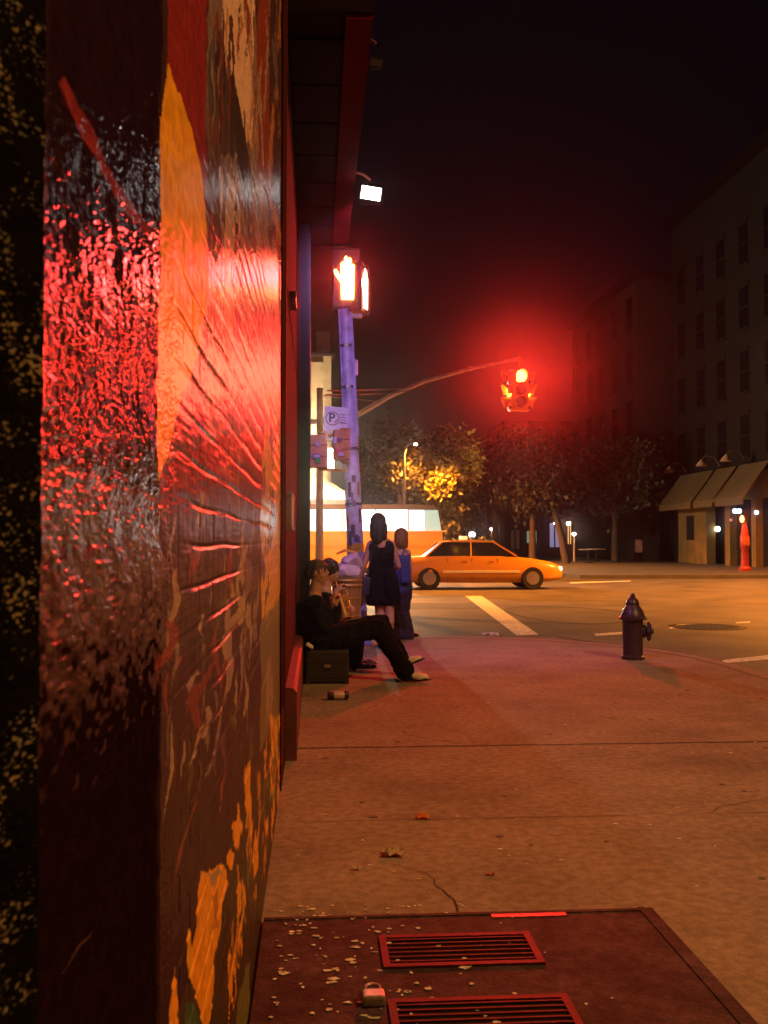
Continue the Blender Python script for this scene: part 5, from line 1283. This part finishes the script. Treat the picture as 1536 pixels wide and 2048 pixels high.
blend('trousers', [(q4(800, 1175), .11, kl, .075), (kl, .073, al_, .085), (q4(809, 1175), .11, kr, .075), (kr, .073, ar_ + Vector((.02, 0, 0)), .095)], [], mat('violet_trousers', (.03, .018, .04), .9), p4, voxel=.010, smooth=3, fold=.014)
shoe(p4, q4(792, 1278, .0), q4(812, 1276, .16), False); shoe(p4, q4(806, 1277, -.02), q4(834, 1274, .06), False)
bb = thing('tote_bag', tuple(q4(812, 1140, -.16)), 'blue tote bag held at the fair haired person\'s right side', 'bag')
mb = MB(); mb.box(q4(810, 1138, -.19), (.15, .09, .36), ry=R(-4), bev=.04); mb.build('pouch', mat('blue_bag', (.035, .055, .26), .6, bump=.006, bscale=9), bb); mb = MB(); mb.tube([q4(804, 1112, -.2), q4(809, 1098, -.14), q4(814, 1104, -.1)], .009, 6); mb.build('strap', mat('blue_strap', (.05, .09, .35), .6), bb, smooth=True)

# ---- litter basket with a crumpled violet bag beside the pole
bd = 11.5; bc = P(694, 1160, bd)
wb = thing('litter_basket', (bc.x, bd, 0), 'wire litter basket heaped with a crumpled pale violet bag beside the leaning pole', 'litter basket')
mb = MB(); Hh = P(694, 1160, bd).z; Rb = .17; Mwire = mat('basket_wire', (.55, .33, .08), .4, metal=.4)
for k in range(24):
    a = 2 * PI * k / 24; mb.tube([(bc.x + Rb * .75 * math.cos(a), bd + Rb * .75 * math.sin(a), .03), (bc.x + Rb * math.cos(a), bd + Rb * math.sin(a), Hh)], .005, 5)
for t_ in (.02, .25, .5, .75, .93, 1.0):
    rr_ = Rb * (.75 + .25 * t_); z = .03 + (Hh - .03) * t_; mb.tube([(bc.x + rr_ * math.cos(2 * PI * k / 24), bd + rr_ * math.sin(2 * PI * k / 24), z) for k in range(25)], .007 if t_ < .9 else .016, 6)
mb.build('wire_cage', Mwire, wb)
mb = MB(); mb.lathe((bc.x, bd, 0), [(Rb * .72, .04), (Rb * .93, Hh * .9), (Rb * .96, Hh)], 20); mb.build('liner', mat('liner', (.35, .18, .06), .5, bump=.01, bscale=12), wb, smooth=True)
def crumple(c, r, sc, m, name, parent, seed):
    bm = bmesh.new(); bmesh.ops.create_icosphere(bm, subdivisions=4, radius=r); rg = random.Random(seed); dirs = [(Vector((rg.gauss(0, 1), rg.gauss(0, 1), rg.gauss(0, 1))).normalized(), rg.uniform(.75, 1.0)) for _ in range(30)]
    for v in bm.verts:
        d = v.co.normalized(); k = min(h / max(.2, d.dot(n)) for n, h in dirs if d.dot(n) > .2) if any(d.dot(n) > .2 for n, _ in dirs) else 1
        v.co = Vector((d.x * sc[0], d.y * sc[1], d.z * sc[2])) * r * min(k, 1.25) + Vector(c)
    x = MB(); x.bm.free(); x.bm = bm; return x.build(name, m, parent)
M_vb = mat('violet_bag', (.60, .48, .66), .35, bump=.008, bscale=25, var=.25, vscale=12)
crumple((bc.x, bd, Hh + .10), .19, (.85, .85, .85), M_vb, 'bag', wb, 4)
crumple((bc.x + .05, bd - .03, Hh + .22), .13, (1, .9, .7), M_vb, 'bag', wb, 6)
mb = MB(); mb.tube([(bc.x - .12, bd, Hh + .30), (bc.x - .03, bd - .05, Hh + .34), (bc.x + .12, bd, Hh + .31)], [.012, .018, .01], 8); mb.build('bag_knot', mat('orange_tie', (.7, .35, .08), .4), wb, smooth=True)

# ---- crushed can on the sidewalk in the foreground of the case
kc = G(676, 1400, 0); kd = kc.y
cn = thing('drink_can', (kc.x, kd, 0), 'dark drink can with a pale band lying on the sidewalk before the case', 'can')
rot = Vector((1, .12, 0)).to_track_quat('Z', 'Y').to_matrix(); ln = 42 * kd / FPX
mb = MB(); mb.lathe((kc.x - ln / 2, kd, .036), [(.026, 0), (.034, .006), (.035, .03), (.033, ln * .5), (.035, ln - .02), (.034, ln - .008), (.026, ln)], 18, rot=rot); mb.build('shell', mat('can_dark', (.025, .012, .012), .35, bump=.003, bscale=30), cn, smooth=True)
mb = MB(); mb.lathe((kc.x - ln * .22, kd, .0365), [(.0345, 0), (.0352, .003), (.0342, ln * .5), (.033, ln * .5 + .002)], 18, rot=rot); mb.build('band', mat('can_band', (.5, .35, .3), .35), cn, smooth=True)
mb = MB(); mb.lathe((kc.x - ln / 2 - .002, kd, .036), [(.025, 0), (.027, .003)], 16, rot=rot); mb.lathe((kc.x + ln / 2 - .002, kd + .12 * ln, .036), [(.027, 0), (.025, .004)], 16, rot=rot); mb.build('end', mat('can_end', (.6, .45, .25), .3, metal=.8), cn)


# ================================================================== HAZE (added to give the lamps a glow)
hz = bpy.data.materials.new('glow_haze'); hz.use_nodes = True; t = hz.node_tree
t.nodes.remove(t.nodes['Principled BSDF'])
pv = t.nodes.new('ShaderNodeVolumePrincipled'); pv.inputs['Color'].default_value = (.95, .88, .97, 1); pv.inputs['Density'].default_value = 0.0017; pv.inputs['Anisotropy'].default_value = .98
t.links.new(pv.outputs[0], t.nodes['Material Output'].inputs['Volume'])
mb = MB(); mb.b2((-290, -290, -2.0), (290, 290, 60)); tag(mb.build('haze', hz), 'thin haze added to make a glow round the lamps', 'haze', kind='stuff')
